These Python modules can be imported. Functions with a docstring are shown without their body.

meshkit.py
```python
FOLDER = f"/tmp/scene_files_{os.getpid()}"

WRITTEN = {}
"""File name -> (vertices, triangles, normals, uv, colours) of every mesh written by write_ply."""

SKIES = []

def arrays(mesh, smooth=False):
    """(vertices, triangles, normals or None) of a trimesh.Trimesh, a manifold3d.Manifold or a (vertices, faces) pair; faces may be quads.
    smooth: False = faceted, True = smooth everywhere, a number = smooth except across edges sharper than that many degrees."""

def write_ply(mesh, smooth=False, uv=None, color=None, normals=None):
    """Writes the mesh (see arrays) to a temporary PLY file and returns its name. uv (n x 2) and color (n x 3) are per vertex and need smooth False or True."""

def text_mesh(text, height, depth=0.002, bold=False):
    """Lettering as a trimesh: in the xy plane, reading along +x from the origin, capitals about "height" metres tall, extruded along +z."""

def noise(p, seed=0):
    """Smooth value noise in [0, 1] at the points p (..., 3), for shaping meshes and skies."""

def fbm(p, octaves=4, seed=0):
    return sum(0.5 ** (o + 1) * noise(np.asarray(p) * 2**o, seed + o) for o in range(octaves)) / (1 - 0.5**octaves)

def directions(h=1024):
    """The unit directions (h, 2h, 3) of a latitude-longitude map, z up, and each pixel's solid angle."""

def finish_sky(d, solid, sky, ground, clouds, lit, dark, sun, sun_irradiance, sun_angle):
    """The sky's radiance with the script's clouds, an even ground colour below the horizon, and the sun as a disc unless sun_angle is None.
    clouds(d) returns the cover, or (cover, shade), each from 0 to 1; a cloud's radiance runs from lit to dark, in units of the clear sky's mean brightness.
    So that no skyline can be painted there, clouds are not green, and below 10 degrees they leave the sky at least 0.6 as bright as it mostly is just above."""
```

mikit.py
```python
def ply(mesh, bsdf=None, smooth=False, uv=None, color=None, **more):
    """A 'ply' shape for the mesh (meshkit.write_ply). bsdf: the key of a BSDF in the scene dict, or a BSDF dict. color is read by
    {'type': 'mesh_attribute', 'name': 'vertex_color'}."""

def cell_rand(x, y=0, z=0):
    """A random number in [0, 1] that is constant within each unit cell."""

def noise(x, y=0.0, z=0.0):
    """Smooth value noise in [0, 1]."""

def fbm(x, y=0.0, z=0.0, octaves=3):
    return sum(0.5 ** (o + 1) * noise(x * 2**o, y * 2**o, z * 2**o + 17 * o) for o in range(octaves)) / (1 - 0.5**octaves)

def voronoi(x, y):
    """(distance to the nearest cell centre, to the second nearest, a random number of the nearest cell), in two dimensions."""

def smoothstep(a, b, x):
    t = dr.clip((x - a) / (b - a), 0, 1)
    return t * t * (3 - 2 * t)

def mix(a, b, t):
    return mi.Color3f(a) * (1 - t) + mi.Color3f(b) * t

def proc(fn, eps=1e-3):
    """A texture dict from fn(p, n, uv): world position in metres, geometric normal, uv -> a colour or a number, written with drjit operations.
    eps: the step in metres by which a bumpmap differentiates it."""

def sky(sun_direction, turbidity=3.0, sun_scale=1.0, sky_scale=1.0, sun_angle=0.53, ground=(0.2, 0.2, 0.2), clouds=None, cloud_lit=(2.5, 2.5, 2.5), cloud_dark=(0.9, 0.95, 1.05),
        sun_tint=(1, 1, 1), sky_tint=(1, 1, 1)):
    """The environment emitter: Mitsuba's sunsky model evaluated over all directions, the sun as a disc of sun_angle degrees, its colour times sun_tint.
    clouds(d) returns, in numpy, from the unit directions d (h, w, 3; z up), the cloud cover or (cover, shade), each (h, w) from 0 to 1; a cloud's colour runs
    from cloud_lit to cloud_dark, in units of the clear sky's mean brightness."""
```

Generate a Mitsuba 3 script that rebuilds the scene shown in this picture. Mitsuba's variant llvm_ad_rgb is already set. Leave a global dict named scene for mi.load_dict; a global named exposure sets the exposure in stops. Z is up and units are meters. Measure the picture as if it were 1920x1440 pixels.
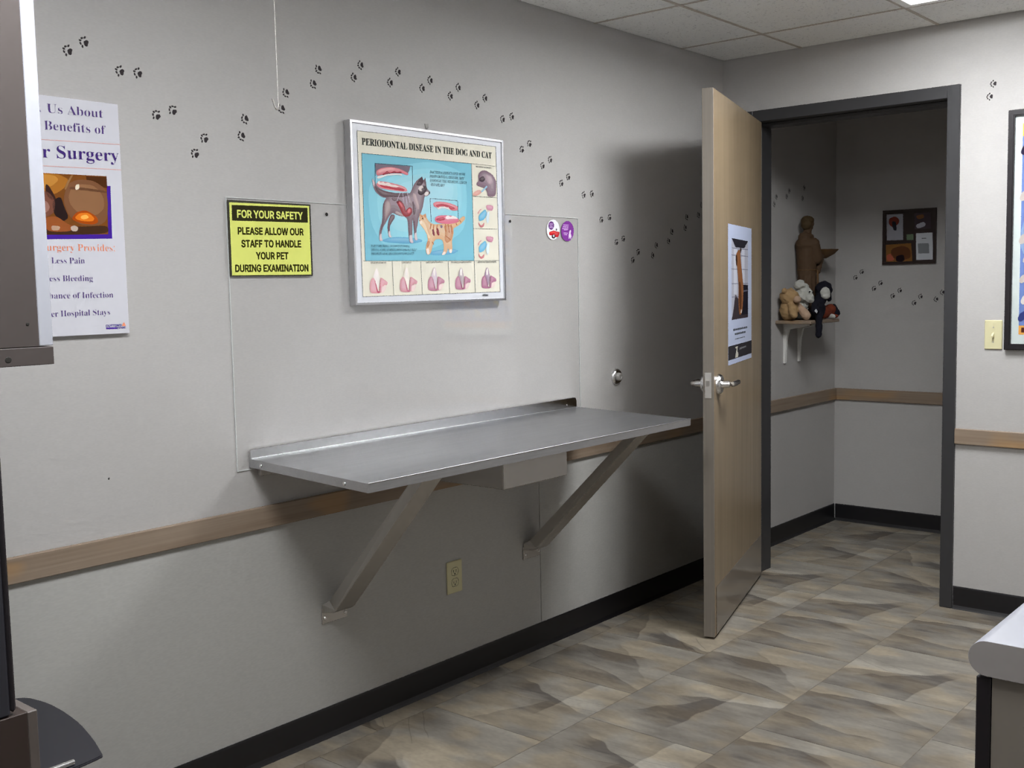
import math, glob
import numpy as np
import trimesh
import mitsuba as mi
import drjit as dr
import manifold3d as m3
from shapely import affinity, box as sbox, union_all
from shapely.geometry import Polygon
from PIL import Image, ImageDraw, ImageFont
import mikit
from mikit import noise, fbm, cell_rand, smoothstep, mix

T = mi.ScalarTransform4f
scene, labels = {}, {}
rng = np.random.default_rng(7)

# ---------------------------------------------------------------- camera, lights, exposure
EYE = np.array([2.5893, -4.6342, 1.3976])
FWD = np.array([-0.64424289, 0.75961539, -0.08908176])
UP = np.array([-0.042585, 0.08066621, 0.99583105])
scene['camera'] = {'type': 'perspective', 'fov': math.degrees(2 * math.atan(960 / 2027.16)), 'fov_axis': 'x', 'near_clip': 0.05, 'far_clip': 50.0,
                   'to_world': T().look_at(origin=EYE.tolist(), target=(EYE + FWD).tolist(), up=UP.tolist())}
exposure = 3.2
LAMP_DOOR = (5.0, 5.08, 5.16)      # radiance of the ceiling light by the door
LAMP_REAR = (4.7, 4.76, 4.85)        # and of the one over the near half of the room
LOUVRE, NX, NY = 0.03, 1, 1
DIMMED_ENDS = 0.32, 0.12                # length of lens ends (m) dimmed to darken the back wall; share of radiance
# their lenses (area emitters) are built with the ceiling lights below

# ---------------------------------------------------------------- helpers
def lin(c, k=1.0):
    c = np.asarray(c, float) / 255
    return [float(v) for v in np.clip(np.where(c <= 0.04045, c / 12.92, ((c + 0.055) / 1.055) ** 2.4) * k, 0, 0.92)]

def rgb(c): return {'type': 'rgb', 'value': [float(v) for v in c]}

def mat(name, bsdf):
    scene[name] = {'type': 'twosided', 'b': bsdf} if bsdf['type'] not in ('dielectric', 'thindielectric') else bsdf
    return name

def plain(name, c, rough=0.5, spec=0.4, metallic=0.0, **k):
    return mat(name, {'type': 'principled', 'base_color': rgb(c) if not isinstance(c, dict) else c, 'roughness': rough, 'specular': spec, 'metallic': metallic, **k})

_ink = {}
def ink(c, k=1.0):
    key = (tuple(int(v) for v in c), k)
    if key not in _ink:
        _ink[key] = 'ink_material_%03d' % (len(_ink) + 1)
        scene[_ink[key]] = {'type': 'twosided', 'b': {'type': 'diffuse', 'reflectance': rgb(lin(c, k))}}
    return _ink[key]

def numbered(key):
    if key not in scene and key not in labels: return key
    i = 1
    while '%s_%03d' % (key, i) in scene or '%s_%03d' % (key, i) in labels: i += 1
    return '%s_%03d' % (key, i)

def say(key, label=None, cat=None, group=None, kind=None):
    d = labels.setdefault(key, {})
    for k, v in (('label', label), ('category', cat), ('group', group), ('kind', kind)):
        if v: d[k] = v
    return key

def obj(name, mesh, bsdf, parent=None, smooth=False, label=None, cat=None, group=None, kind=None, **more):
    key = numbered((parent + '__' if parent else '') + name)
    scene[key] = mikit.ply(mesh, bsdf, smooth=smooth, **more)
    if label or cat or group or kind: say(key, label, cat, group, kind)
    return key

def thing(name, label, cat, group=None, kind=None):
    key = numbered(name); say(key, label, cat, group, kind)
    return key

def man(M):
    m = M.to_mesh()
    return trimesh.Trimesh(np.asarray(m.vert_properties)[:, :3], np.asarray(m.tri_verts), process=False)

def to_man(t): return m3.Manifold(m3.Mesh(np.asarray(t.vertices, np.float32), np.asarray(t.faces, np.uint32)))

def box(x0, x1, y0, y1, z0, z1, b=0.0):
    """a box with chamfered edges"""
    x0, x1, y0, y1, z0, z1 = min(x0, x1), max(x0, x1), min(y0, y1), max(y0, y1), min(z0, z1), max(z0, z1)
    if b <= 0: return trimesh.creation.box(bounds=[[x0, y0, z0], [x1, y1, z1]])
    b = min(b, (x1 - x0) / 2.01, (y1 - y0) / 2.01, (z1 - z0) / 2.01)
    P = []
    for sx, sy, sz in np.ndindex(2, 2, 2):
        c = np.array([(x0, x1)[sx], (y0, y1)[sy], (z0, z1)[sz]]); s = np.array([(1, -1)[sx], (1, -1)[sy], (1, -1)[sz]]) * b
        for a in range(3):
            q = c + s; q[a] = c[a]; P.append(q)
    return trimesh.convex.convex_hull(np.array(P))

def join(*ms): return trimesh.util.concatenate([m for m in ms])

def hull(pts): return trimesh.convex.convex_hull(np.asarray(pts, float))

def place(mesh, O, U, V, W=None):
    """local (u, v, w) to the world frame O + u U + v V + w W"""
    U, V = np.asarray(U, float), np.asarray(V, float); W = np.cross(U, V) if W is None else np.asarray(W, float)
    m = mesh.copy(); M = np.eye(4); M[:3, 0], M[:3, 1], M[:3, 2], M[:3, 3] = U, V, W, O
    m.apply_transform(M); return m

def prism(poly, d0, d1):
    """shapely polygon in (u, v) extruded from w = d0 to d1"""
    ms = []
    for g in getattr(poly, 'geoms', [poly]):
        if g.area < 1e-12: continue
        m = trimesh.creation.extrude_polygon(g, d1 - d0, engine='earcut'); m.apply_translation([0, 0, d0]); ms.append(m)
    return join(*ms)

def flat(poly, w):
    vs, fs, at = [], [], 0
    for g in getattr(poly, 'geoms', [poly]):
        if g.geom_type != 'Polygon' or g.area < 1e-12: continue
        v, f = trimesh.creation.triangulate_polygon(g, engine='earcut')
        v = np.asarray(v)[:, :2]; f = np.asarray(f)
        a = v[f]; cr = np.cross(np.c_[a[:, 1] - a[:, 0], np.zeros(len(a))], np.c_[a[:, 2] - a[:, 0], np.zeros(len(a))])[:, 2]
        f[cr < 0] = f[cr < 0][:, ::-1]
        vs.append(np.c_[v, np.full(len(v), w)]); fs.append(f + at); at += len(v)
    return trimesh.Trimesh(np.vstack(vs), np.vstack(fs), process=False) if vs else None

def lathe(profile, sections=32):
    """(r, z) points turned around z"""
    return trimesh.creation.revolve(np.asarray(profile, float), sections=sections)

def tube(points, r, sides=12, caps=True):
    p = np.asarray(points, float); r = np.broadcast_to(r, (len(p),))
    t = np.gradient(p, axis=0); t /= np.linalg.norm(t, axis=1, keepdims=True)
    a = np.cross(t, [0.31, 0.17, 0.93]); a /= np.linalg.norm(a, axis=1, keepdims=True); b = np.cross(t, a)
    ang = np.arange(sides) * 2 * np.pi / sides
    v = p[:, None] + r[:, None, None] * (np.cos(ang)[None, :, None] * a[:, None] + np.sin(ang)[None, :, None] * b[:, None])
    i, j = np.meshgrid(np.arange(len(p) - 1), np.arange(sides), indexing='ij'); k = (j + 1) % sides
    q = np.stack([i * sides + j, i * sides + k, (i + 1) * sides + k, (i + 1) * sides + j], -1).reshape(-1, 4)
    f = np.vstack([q[:, [0, 1, 2]], q[:, [0, 2, 3]]]); V = v.reshape(-1, 3)
    if caps:
        n = len(V); V = np.vstack([V, p[0], p[-1]]); s = np.arange(sides); e = (s + 1) % sides; L = (len(p) - 1) * sides
        f = np.vstack([f, np.c_[e, s, np.full(sides, n)], np.c_[L + s, L + e, np.full(sides, n + 1)]])
    m = trimesh.Trimesh(V, f, process=False)
    if m.volume < 0: m.invert()
    return m

def chaikin(p, n=2):
    p = np.asarray(p, float)
    for _ in range(n):
        q = np.roll(p, -1, 0); p = np.stack([p * 0.8 + q * 0.2, p * 0.2 + q * 0.8], 1).reshape(-1, 2)
    return p

def blob(parts, edge=0.012, smooth=8, lump=0.0, freq=40, seed=0):
    """one rounded body from (centre, radii) ellipsoids or capsules ((a, b), ra, rb)"""
    ms = []
    for a, r in parts:
        if np.ndim(a) == 1:
            s = m3.Manifold.sphere(1.0, 24).scale([float(v) for v in np.broadcast_to(r, 3)]).translate([float(v) for v in a])
        else:
            s = m3.Manifold.batch_hull([m3.Manifold.sphere(float(r[0]), 20).translate([float(v) for v in a[0]]), m3.Manifold.sphere(float(r[1]), 20).translate([float(v) for v in a[1]])])
        ms.append(s)
    M = ms[0]
    for s in ms[1:]: M = M + s
    t = man(M.refine_to_length(edge)); t.merge_vertices()
    trimesh.smoothing.filter_taubin(t, iterations=smooth)
    if lump:
        import meshkit
        n = t.vertex_normals; t.vertices = t.vertices + n * (lump * (meshkit.fbm(t.vertices * freq, 3, seed) - 0.5))[:, None]
    return t

# ---------------------------------------------------------------- lettering
MATH = glob.glob('/opt/blender-*/*/datafiles/fonts/NotoSansMath-Regular.woff2')[0]
INTER = glob.glob('/opt/blender-*/*/datafiles/fonts/Inter.woff2')[0]
def _map(s, kind):
    up, lo = {'ital': (0x1D434, 0x1D44E)}.get(kind, (0x1D400, 0x1D41A)); o = ''
    for c in s:
        if kind == 'ital' and c == 'h': o += '\u210e'
        elif 'A' <= c <= 'Z': o += chr(up + ord(c) - 65)
        elif 'a' <= c <= 'z': o += chr(lo + ord(c) - 97)
        else: o += c
    return o
_fonts = {}
def text_shape(s, kind, size):
    """(shape with capitals 1 high on the baseline y = 0, its advance)"""
    fk = (kind == 'sans', size)
    if fk not in _fonts: _fonts[fk] = ImageFont.truetype(INTER if kind == 'sans' else MATH, size)
    font = _fonts[fk]; t = s if kind == 'sans' else _map(s, kind); sw = max(1, round(size / 26)) if kind == 'sans' else 0
    x0, y0, x1, y1 = font.getbbox(t, anchor='ls', stroke_width=sw)
    im = Image.new('L', (x1 - x0 + 8, y1 - y0 + 8)); ImageDraw.Draw(im).text((4 - x0, 4 - y0), t, 255, font, anchor='ls', stroke_width=sw)
    on = np.pad(np.asarray(im) > 127, ((0, 0), (1, 1))).astype(np.int8)
    rows, starts = np.nonzero(np.diff(on, axis=1) == 1); ends = np.nonzero(np.diff(on, axis=1) == -1)[1]
    shape = union_all(sbox(starts, -rows - 1, ends, -rows)).buffer(0.6).buffer(-0.6).simplify(0.7)
    thin = {'reg': 0.014, 'reg2': 0.008}.get(kind, 0) * size
    if thin: shape = shape.buffer(-thin)
    cap = -font.getbbox('H' if kind == 'sans' else _map('H', kind), anchor='ls', stroke_width=sw)[1]
    shape = affinity.affine_transform(shape, [1 / cap, 0, 0, 1 / cap, (x0 - 4) / cap, (4 - y0) / cap])
    return shape, font.getlength(t) / cap

def print_art(parent, key, O, U, V, k=1.0, step=0.00025, base=0.0004, shade=True):
    """flat print of a poster: coloured outlines and lettering in millimetres, a thin layer each"""
    by = {}
    for part, col, layer, sm, pts in ART.get(key, []):
        q = np.array(pts) / 1000.0
        g = Polygon(chaikin(q) if sm else q).buffer(0)
        by.setdefault((part, tuple(col)), []).append((g, layer))
        w = 2 * g.area / max(g.length, 1e-9)
        if sm and shade and w > 0.0035:      # airbrushed shading: the colour thins towards the middle of each shape
            for i in (1, 2, 3):
                gi = affinity.translate(g.buffer(-0.17 * w * i), 0.04 * w * i, 0.07 * w * i).intersection(g)
                ci = tuple(int(round((c + (236 - c) * 0.085 * i) / 4) * 4) for c in col)
                if gi.area > 2e-6: by.setdefault((part, ci), []).append((gi, layer + 0.22 * i))
    for part, s, font, a, b, cap, col, layer, prefix in TXT.get(key, []):
        a, b = np.array(a) / 1000, np.array(b) / 1000; cap /= 1000
        g, adv = text_shape(s, font, 96 if cap > 0.012 else 48 if cap > .006 else 30)
        x0, _, x1, _ = g.bounds; sx = (np.linalg.norm(b - a)) / (x1 - x0)
        if prefix:
            gp, advp = text_shape(prefix, font, 96); g = union_all([g, affinity.translate(gp, -advp - 0.14)])
        ang = math.atan2(b[1] - a[1], b[0] - a[0])
        g = affinity.translate(g, -x0, 0); g = affinity.affine_transform(g, [sx, 0, 0, cap, 0, 0])
        g = affinity.affine_transform(g, [1, 0, math.tan(ang), 1, a[0], a[1]])
        line = part; n = 0
        while (line, tuple(col)) in by or any(q[0] == line for q in by): n += 1; line = '%s_%03d' % (part, n)
        by[(line, tuple(col))] = [(g, layer)]
    parts = {}
    for (part, col), gs in by.items(): parts.setdefault(part, []).append((col, gs))
    for part, cs in parts.items():
        root = parent + '__' + part
        for i, (col, gs) in enumerate(cs):
            ms = [flat(g, base + step * l) for g, l in gs]; ms = [m for m in ms if m is not None]
            if ms: scene['%s__%03d' % (root, i + 1) if len(cs) > 1 else root] = mikit.ply(place(join(*ms), O, U, V), ink(col, k))
ART = {'periodontal':[['cream_print',[226,222,206],1,0,[[30.9,540.1],[686.6,546.3],[694.6,31.4],[33.6,26.3]]],
['blue_picture',[128,190,208],2,0,[[47.1,472.4],[555.1,477.3],[558.9,142.2],[48.5,138.3]]],
['blue_picture',[142,202,218],3,1,[[116.2,423.0],[350.7,474.1],[524.4,444.8],[529.5,329.6],[508.1,237.3],[339.4,174.0],[136.9,177.1],[75.1,254.2],[68.5,364.6]]],
['blue_picture',[152,210,224],4,1,[[170.0,415.4],[349.8,450.6],[496.4,418.8],[502.2,328.4],[427.8,235.3],[298.3,196.9],[161.2,200.1],[109.9,269.3],[105.7,352.8]]],
['blue_picture',[104,168,200],5,1,[[114.8,203.5],[161.8,214.4],[217.4,217.0],[298.9,211.6],[306.9,202.9],[248.9,194.6],[145.5,197.0]]],
['blue_picture',[104,168,200],5,1,[[322.2,165.0],[382.3,177.6],[452.4,181.5],[483.4,175.9],[447.3,163.3],[360.1,157.7]]],
['ruled_lines',[70,78,82],6,0,[[30.8,539.6],[686.5,545.7],[686.7,546.8],[31.0,540.5]]],
['ruled_lines',[70,78,82],6,0,[[685.8,546.2],[693.8,31.4],[695.4,31.4],[687.4,546.4]]],
['ruled_lines',[70,78,82],6,0,[[694.6,32.0],[33.6,26.7],[33.6,25.8],[694.6,30.9]]],
['ruled_lines',[70,78,82],6,0,[[34.3,26.3],[31.5,540.1],[30.2,540.0],[33.0,26.3]]],
['ruled_lines',[70,78,82],6,0,[[47.0,471.9],[555.0,476.8],[555.2,477.9],[47.1,472.9]]],
['ruled_lines',[70,78,82],6,0,[[555.0,476.8],[684.3,476.9],[684.5,478.0],[555.2,477.9]]],
['ruled_lines',[70,78,82],6,0,[[46.4,472.3],[47.8,138.3],[49.1,138.3],[47.7,472.5]]],
['ruled_lines',[70,78,82],6,0,[[554.3,477.3],[558.1,142.2],[559.7,142.2],[555.9,477.4]]],
['ruled_lines',[70,78,82],6,0,[[558.1,364.6],[685.6,365.7],[685.8,366.8],[558.2,365.7]]],
['ruled_lines',[70,78,82],6,0,[[557.6,252.8],[685.5,254.5],[685.6,255.6],[557.6,253.9]]],
['ruled_lines',[70,78,82],6,0,[[38.4,137.8],[693.2,142.5],[693.2,143.6],[38.4,138.7]]],
['ruled_lines',[70,78,82],6,0,[[164.0,138.4],[166.2,27.4],[167.5,27.4],[165.3,138.5]]],
['ruled_lines',[70,78,82],6,0,[[293.4,139.1],[297.5,29.4],[298.9,29.4],[294.8,139.2]]],
['ruled_lines',[70,78,82],6,0,[[425.0,140.5],[429.4,29.5],[430.9,29.6],[426.5,140.5]]],
['ruled_lines',[70,78,82],6,0,[[557.7,142.2],[560.4,30.4],[562.0,30.4],[559.3,142.2]]],
['dog_figure',[132,114,122],7,1,[[310.1,416.5],[316.6,403.3],[325.4,414.0],[328.8,395.3],[331.2,379.4],[340.6,372.6],[346.7,368.5],[344.3,361.1],[333.6,354.6],[323.0,352.7],[318.8,351.0],[316.2,337.7],[311.4,320.0],[304.6,305.1],[297.9,293.2],[289.1,281.3],[285.1,260.8],[277.3,240.2],[278.5,219.9],[281.3,206.8],[267.8,207.4],[266.6,231.2],[264.3,254.3],[262.2,274.5],[259.9,268.7],[258.8,239.7],[256.4,210.7],[263.3,198.6],[247.0,197.4],[242.2,210.4],[240.4,236.3],[238.8,268.0],[234.0,279.3],[220.0,283.1],[196.2,285.1],[180.6,290.2],[170.9,292.6],[156.7,282.2],[144.4,264.8],[132.2,250.3],[121.8,233.2],[119.1,213.4],[126.3,202.9],[110.9,201.4],[109.7,218.8],[113.2,238.5],[122.9,258.5],[127.5,278.3],[128.3,298.0],[131.1,317.7],[139.4,332.1],[147.4,339.6],[135.8,339.0],[116.8,345.0],[100.2,356.7],[89.6,374.1],[86.7,396.1],[94.2,393.8],[101.3,383.1],[106.6,375.1],[117.8,367.4],[144.4,360.5],[183.3,356.9],[223.1,359.0],[241.2,361.4],[251.2,357.6],[259.8,369.6],[272.8,390.5],[285.6,402.8],[298.2,410.8]]],
['dog_figure',[104,84,92],6,1,[[180.5,287.3],[182.0,277.4],[167.7,262.7],[157.3,248.3],[158.2,222.8],[165.7,214.4],[152.0,213.6],[148.8,231.0],[147.7,250.8],[154.3,270.8],[164.8,288.1]]],
['dog_figure',[96,78,84],8,1,[[99.0,374.7],[110.1,367.0],[144.3,357.7],[191.1,354.5],[241.1,357.7],[248.9,350.3],[202.5,343.7],[159.2,343.0],[135.9,341.8],[117.0,348.4],[102.3,361.0]]],
['dog_figure',[160,138,140],8,1,[[139.0,323.7],[151.0,332.7],[164.3,324.9],[165.5,305.1],[148.9,281.9],[136.8,270.2],[131.8,289.7]]],
['dog_figure',[168,148,150],8,1,[[188.9,300.4],[220.3,288.8],[244.3,285.4],[234.0,280.7],[200.2,286.6],[180.7,293.0]]],
['dog_figure',[84,68,74],8,1,[[298.2,409.4],[310.0,415.4],[315.3,401.7],[307.8,389.7],[293.2,385.9],[280.9,388.1]]],
['dog_figure',[72,60,66],8,1,[[307.7,386.8],[328.5,388.0],[332.3,376.5],[321.4,364.2],[304.4,354.6],[288.0,359.6],[292.8,377.2]]],
['dog_figure',[212,200,198],9,1,[[297.2,384.7],[311.9,388.5],[315.8,381.4],[303.1,374.9],[311.2,369.5],[296.6,368.7],[289.5,377.0]]],
['dog_figure',[222,212,208],9,1,[[325.7,368.8],[340.4,368.2],[338.0,359.3],[325.2,354.2],[317.0,358.2]]],
['dog_figure',[60,44,44],10,1,[[340.5,370.5],[347.1,367.7],[343.9,361.9],[339.0,363.7]]],
['dog_figure',[176,154,156],8,1,[[263.5,361.2],[279.8,359.1],[287.3,339.3],[294.7,319.3],[288.0,304.5],[278.2,318.6],[268.8,338.4]]],
['dog_figure',[96,78,84],8,1,[[262.6,338.1],[274.1,318.4],[277.6,301.1],[266.7,286.3],[263.3,303.5]]],
['dog_figure',[196,180,186],9,1,[[86.7,395.6],[93.0,393.2],[98.6,383.0],[95.0,368.9],[88.7,379.6]]],
['dog_figure',[206,192,198],9,1,[[110.9,218.8],[120.4,227.5],[120.9,210.6],[126.3,202.9],[110.9,201.7]]],
['dog_figure',[206,192,198],9,1,[[149.6,231.1],[158.0,237.0],[159.0,221.4],[165.7,214.4],[152.4,214.1]]],
['dog_figure',[206,192,198],9,1,[[242.6,221.9],[257.0,225.2],[257.6,209.2],[263.3,198.6],[247.0,198.0]]],
['dog_figure',[206,192,198],9,1,[[266.5,228.3],[277.4,234.4],[278.5,218.4],[281.3,207.1],[268.2,208.0]]],
['dog_figure',[150,64,72],9,1,[[188.1,328.8],[202.1,333.7],[217.8,327.3],[227.3,313.5],[229.5,299.2],[237.1,308.1],[249.5,314.4],[260.3,309.1],[259.0,296.1],[248.4,285.6],[230.0,281.4],[216.2,287.2],[206.9,304.0],[197.5,317.9]]],
['dog_figure',[196,96,100],10,1,[[197.9,327.8],[207.9,328.3],[217.3,315.9],[213.1,310.0],[203.5,319.6]]],
['dog_figure',[206,110,116],10,1,[[241.2,308.3],[251.4,310.2],[253.0,300.2],[242.6,292.6],[236.7,298.1]]],
['dog_figure',[96,30,40],10,1,[[188.0,328.2],[198.1,332.1],[201.9,328.0],[193.8,324.0]]],
['dog_figure',[200,190,205],10,0,[[206.0,358.4],[191.0,332.1],[193.2,331.6],[208.2,357.9]]],
['dog_figure',[200,190,205],10,0,[[217.8,358.7],[220.6,327.4],[223.0,327.7],[220.2,359.0]]],
['dog_figure',[200,190,205],10,0,[[238.0,359.6],[248.9,328.6],[251.3,329.1],[240.3,360.2]]],
['dog_figure',[200,190,205],10,0,[[231.6,350.8],[236.4,319.5],[238.8,319.8],[234.0,351.1]]],
['dog_figure',[88,72,80],9,0,[[294.6,400.5],[300.7,411.3],[310.1,417.7],[317.0,403.0],[310.8,392.2]]],
['dog_figure',[112,94,100],7.5,0,[[317.0,403.0],[325.0,414.6],[329.3,396.2],[326.4,386.4]]],
['dog_figure',[110,90,98],8,1,[[167.0,341.9],[198.4,340.7],[221.8,327.5],[198.1,333.5],[174.4,331.0]]],
['dog_figure',[150,130,134],8,1,[[238.8,351.3],[251.1,354.8],[262.3,329.4],[257.6,314.8],[246.1,331.5]]],
['dog_figure',[100,82,90],8,1,[[131.0,316.3],[135.2,323.5],[141.5,290.1],[132.6,261.6],[120.0,235.9],[115.9,230.2],[127.2,269.9]]],
['dog_figure',[104,86,94],8,1,[[240.5,270.9],[247.8,269.7],[247.0,230.7],[243.7,219.1],[241.3,239.2]]],
['dog_figure',[104,86,94],8,1,[[264.8,268.8],[270.3,271.9],[269.4,240.0],[267.5,231.2]]],
['dog_figure',[40,32,36],10,1,[[317.0,381.5],[322.9,382.4],[323.6,379.5],[318.6,378.1]]],
['dog_jaw_inset',[60,62,80],7,0,[[101.9,444.5],[266.8,447.6],[267.0,448.8],[102.0,445.6]]],
['dog_jaw_inset',[60,62,80],7,0,[[266.1,448.2],[264.3,371.3],[266.0,371.4],[267.7,448.3]]],
['dog_jaw_inset',[60,62,80],7,0,[[101.2,444.9],[99.8,366.4],[101.4,366.5],[102.7,445.1]]],
['dog_jaw_inset',[124,112,124],8,0,[[103.4,443.7],[256.7,446.6],[252.1,432.3],[241.5,420.1],[217.9,429.9],[170.7,433.8],[127.9,428.0],[104.6,416.7]]],
['dog_jaw_inset',[208,128,136],9,1,[[104.0,420.8],[128.1,432.7],[170.9,439.1],[210.1,435.1],[248.9,423.5],[243.4,416.0],[217.6,422.0],[185.9,422.7],[158.4,419.1],[135.0,412.5],[107.9,405.2]]],
['dog_jaw_inset',[226,160,162],10,1,[[112.4,422.7],[139.6,432.4],[170.8,436.3],[194.2,433.4],[170.5,427.8],[135.3,421.5],[115.9,414.6]]],
['dog_jaw_inset',[150,44,56],10,1,[[131.1,412.9],[154.8,425.6],[162.3,417.7],[186.1,427.8],[193.8,422.1],[213.8,428.2],[217.5,421.4],[185.8,420.7],[158.3,416.9],[134.9,410.3]]],
['dog_jaw_inset',[226,222,220],11,1,[[107.9,404.7],[134.9,410.3],[162.2,416.6],[185.8,419.3],[217.5,419.7],[218.8,412.9],[205.4,414.9],[185.6,414.2],[169.8,411.2],[154.2,411.0],[122.9,399.8],[107.6,397.4]]],
['dog_jaw_inset',[214,140,146],8,1,[[104.3,381.9],[118.7,390.9],[161.1,389.0],[200.2,384.5],[232.6,377.8],[242.6,365.2],[223.2,362.5],[167.9,364.6],[121.6,368.2],[107.7,373.8]]],
['dog_jaw_inset',[176,62,74],9,1,[[114.5,381.1],[153.1,382.9],[199.8,376.3],[231.5,369.5],[223.3,365.3],[168.1,368.5],[125.6,372.0]]],
['dog_jaw_inset',[232,214,208],10,1,[[107.1,384.9],[116.9,392.4],[122.3,385.0],[134.0,390.1],[141.5,384.1],[157.2,389.3],[168.6,381.5],[192.1,381.5],[203.8,376.5],[184.0,373.9],[152.9,377.8],[118.2,378.6]]],
['cat_jaw_inset',[60,62,80],7,0,[[345.8,346.8],[480.3,345.5],[480.5,346.7],[346.0,347.9]]],
['cat_jaw_inset',[60,62,80],7,0,[[479.5,346.1],[481.3,270.0],[483.1,270.1],[481.3,346.2]]],
['cat_jaw_inset',[60,62,80],7,0,[[345.1,347.3],[347.3,270.1],[349.0,270.2],[346.8,347.4]]],
['cat_jaw_inset',[214,130,138],9,1,[[358.1,332.4],[379.6,339.3],[431.5,337.8],[479.8,327.4],[479.2,312.3],[448.1,311.0],[430.9,320.8],[404.9,324.1],[378.8,316.5],[361.9,322.2]]],
['cat_jaw_inset',[180,70,84],10,1,[[370.6,327.0],[396.6,332.6],[431.2,329.7],[470.6,319.4],[448.2,314.0],[426.6,323.6],[396.3,325.2],[376.8,319.9]]],
['cat_jaw_inset',[234,226,222],10,1,[[374.7,321.3],[383.1,315.7],[391.9,323.5],[402.6,320.4],[413.6,325.1],[422.1,319.5],[433.2,323.0],[437.3,315.0],[448.1,311.0],[426.4,316.1],[400.4,318.0],[380.7,311.2]]],
['cat_jaw_inset',[214,120,142],9,1,[[364.6,280.4],[373.5,289.6],[408.2,294.5],[451.9,293.7],[482.8,285.8],[481.4,273.0],[437.7,265.0],[385.5,266.3],[367.7,271.7]]],
['cat_jaw_inset',[176,66,84],10,1,[[371.1,281.2],[408.0,289.1],[416.3,279.8],[394.5,274.6],[373.0,275.4]]],
['cat_jaw_inset',[240,226,226],10,1,[[416.7,288.8],[430.0,295.3],[440.7,289.1],[452.0,294.6],[469.6,291.3],[478.3,284.4],[451.6,284.1],[420.7,280.6]]],
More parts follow.
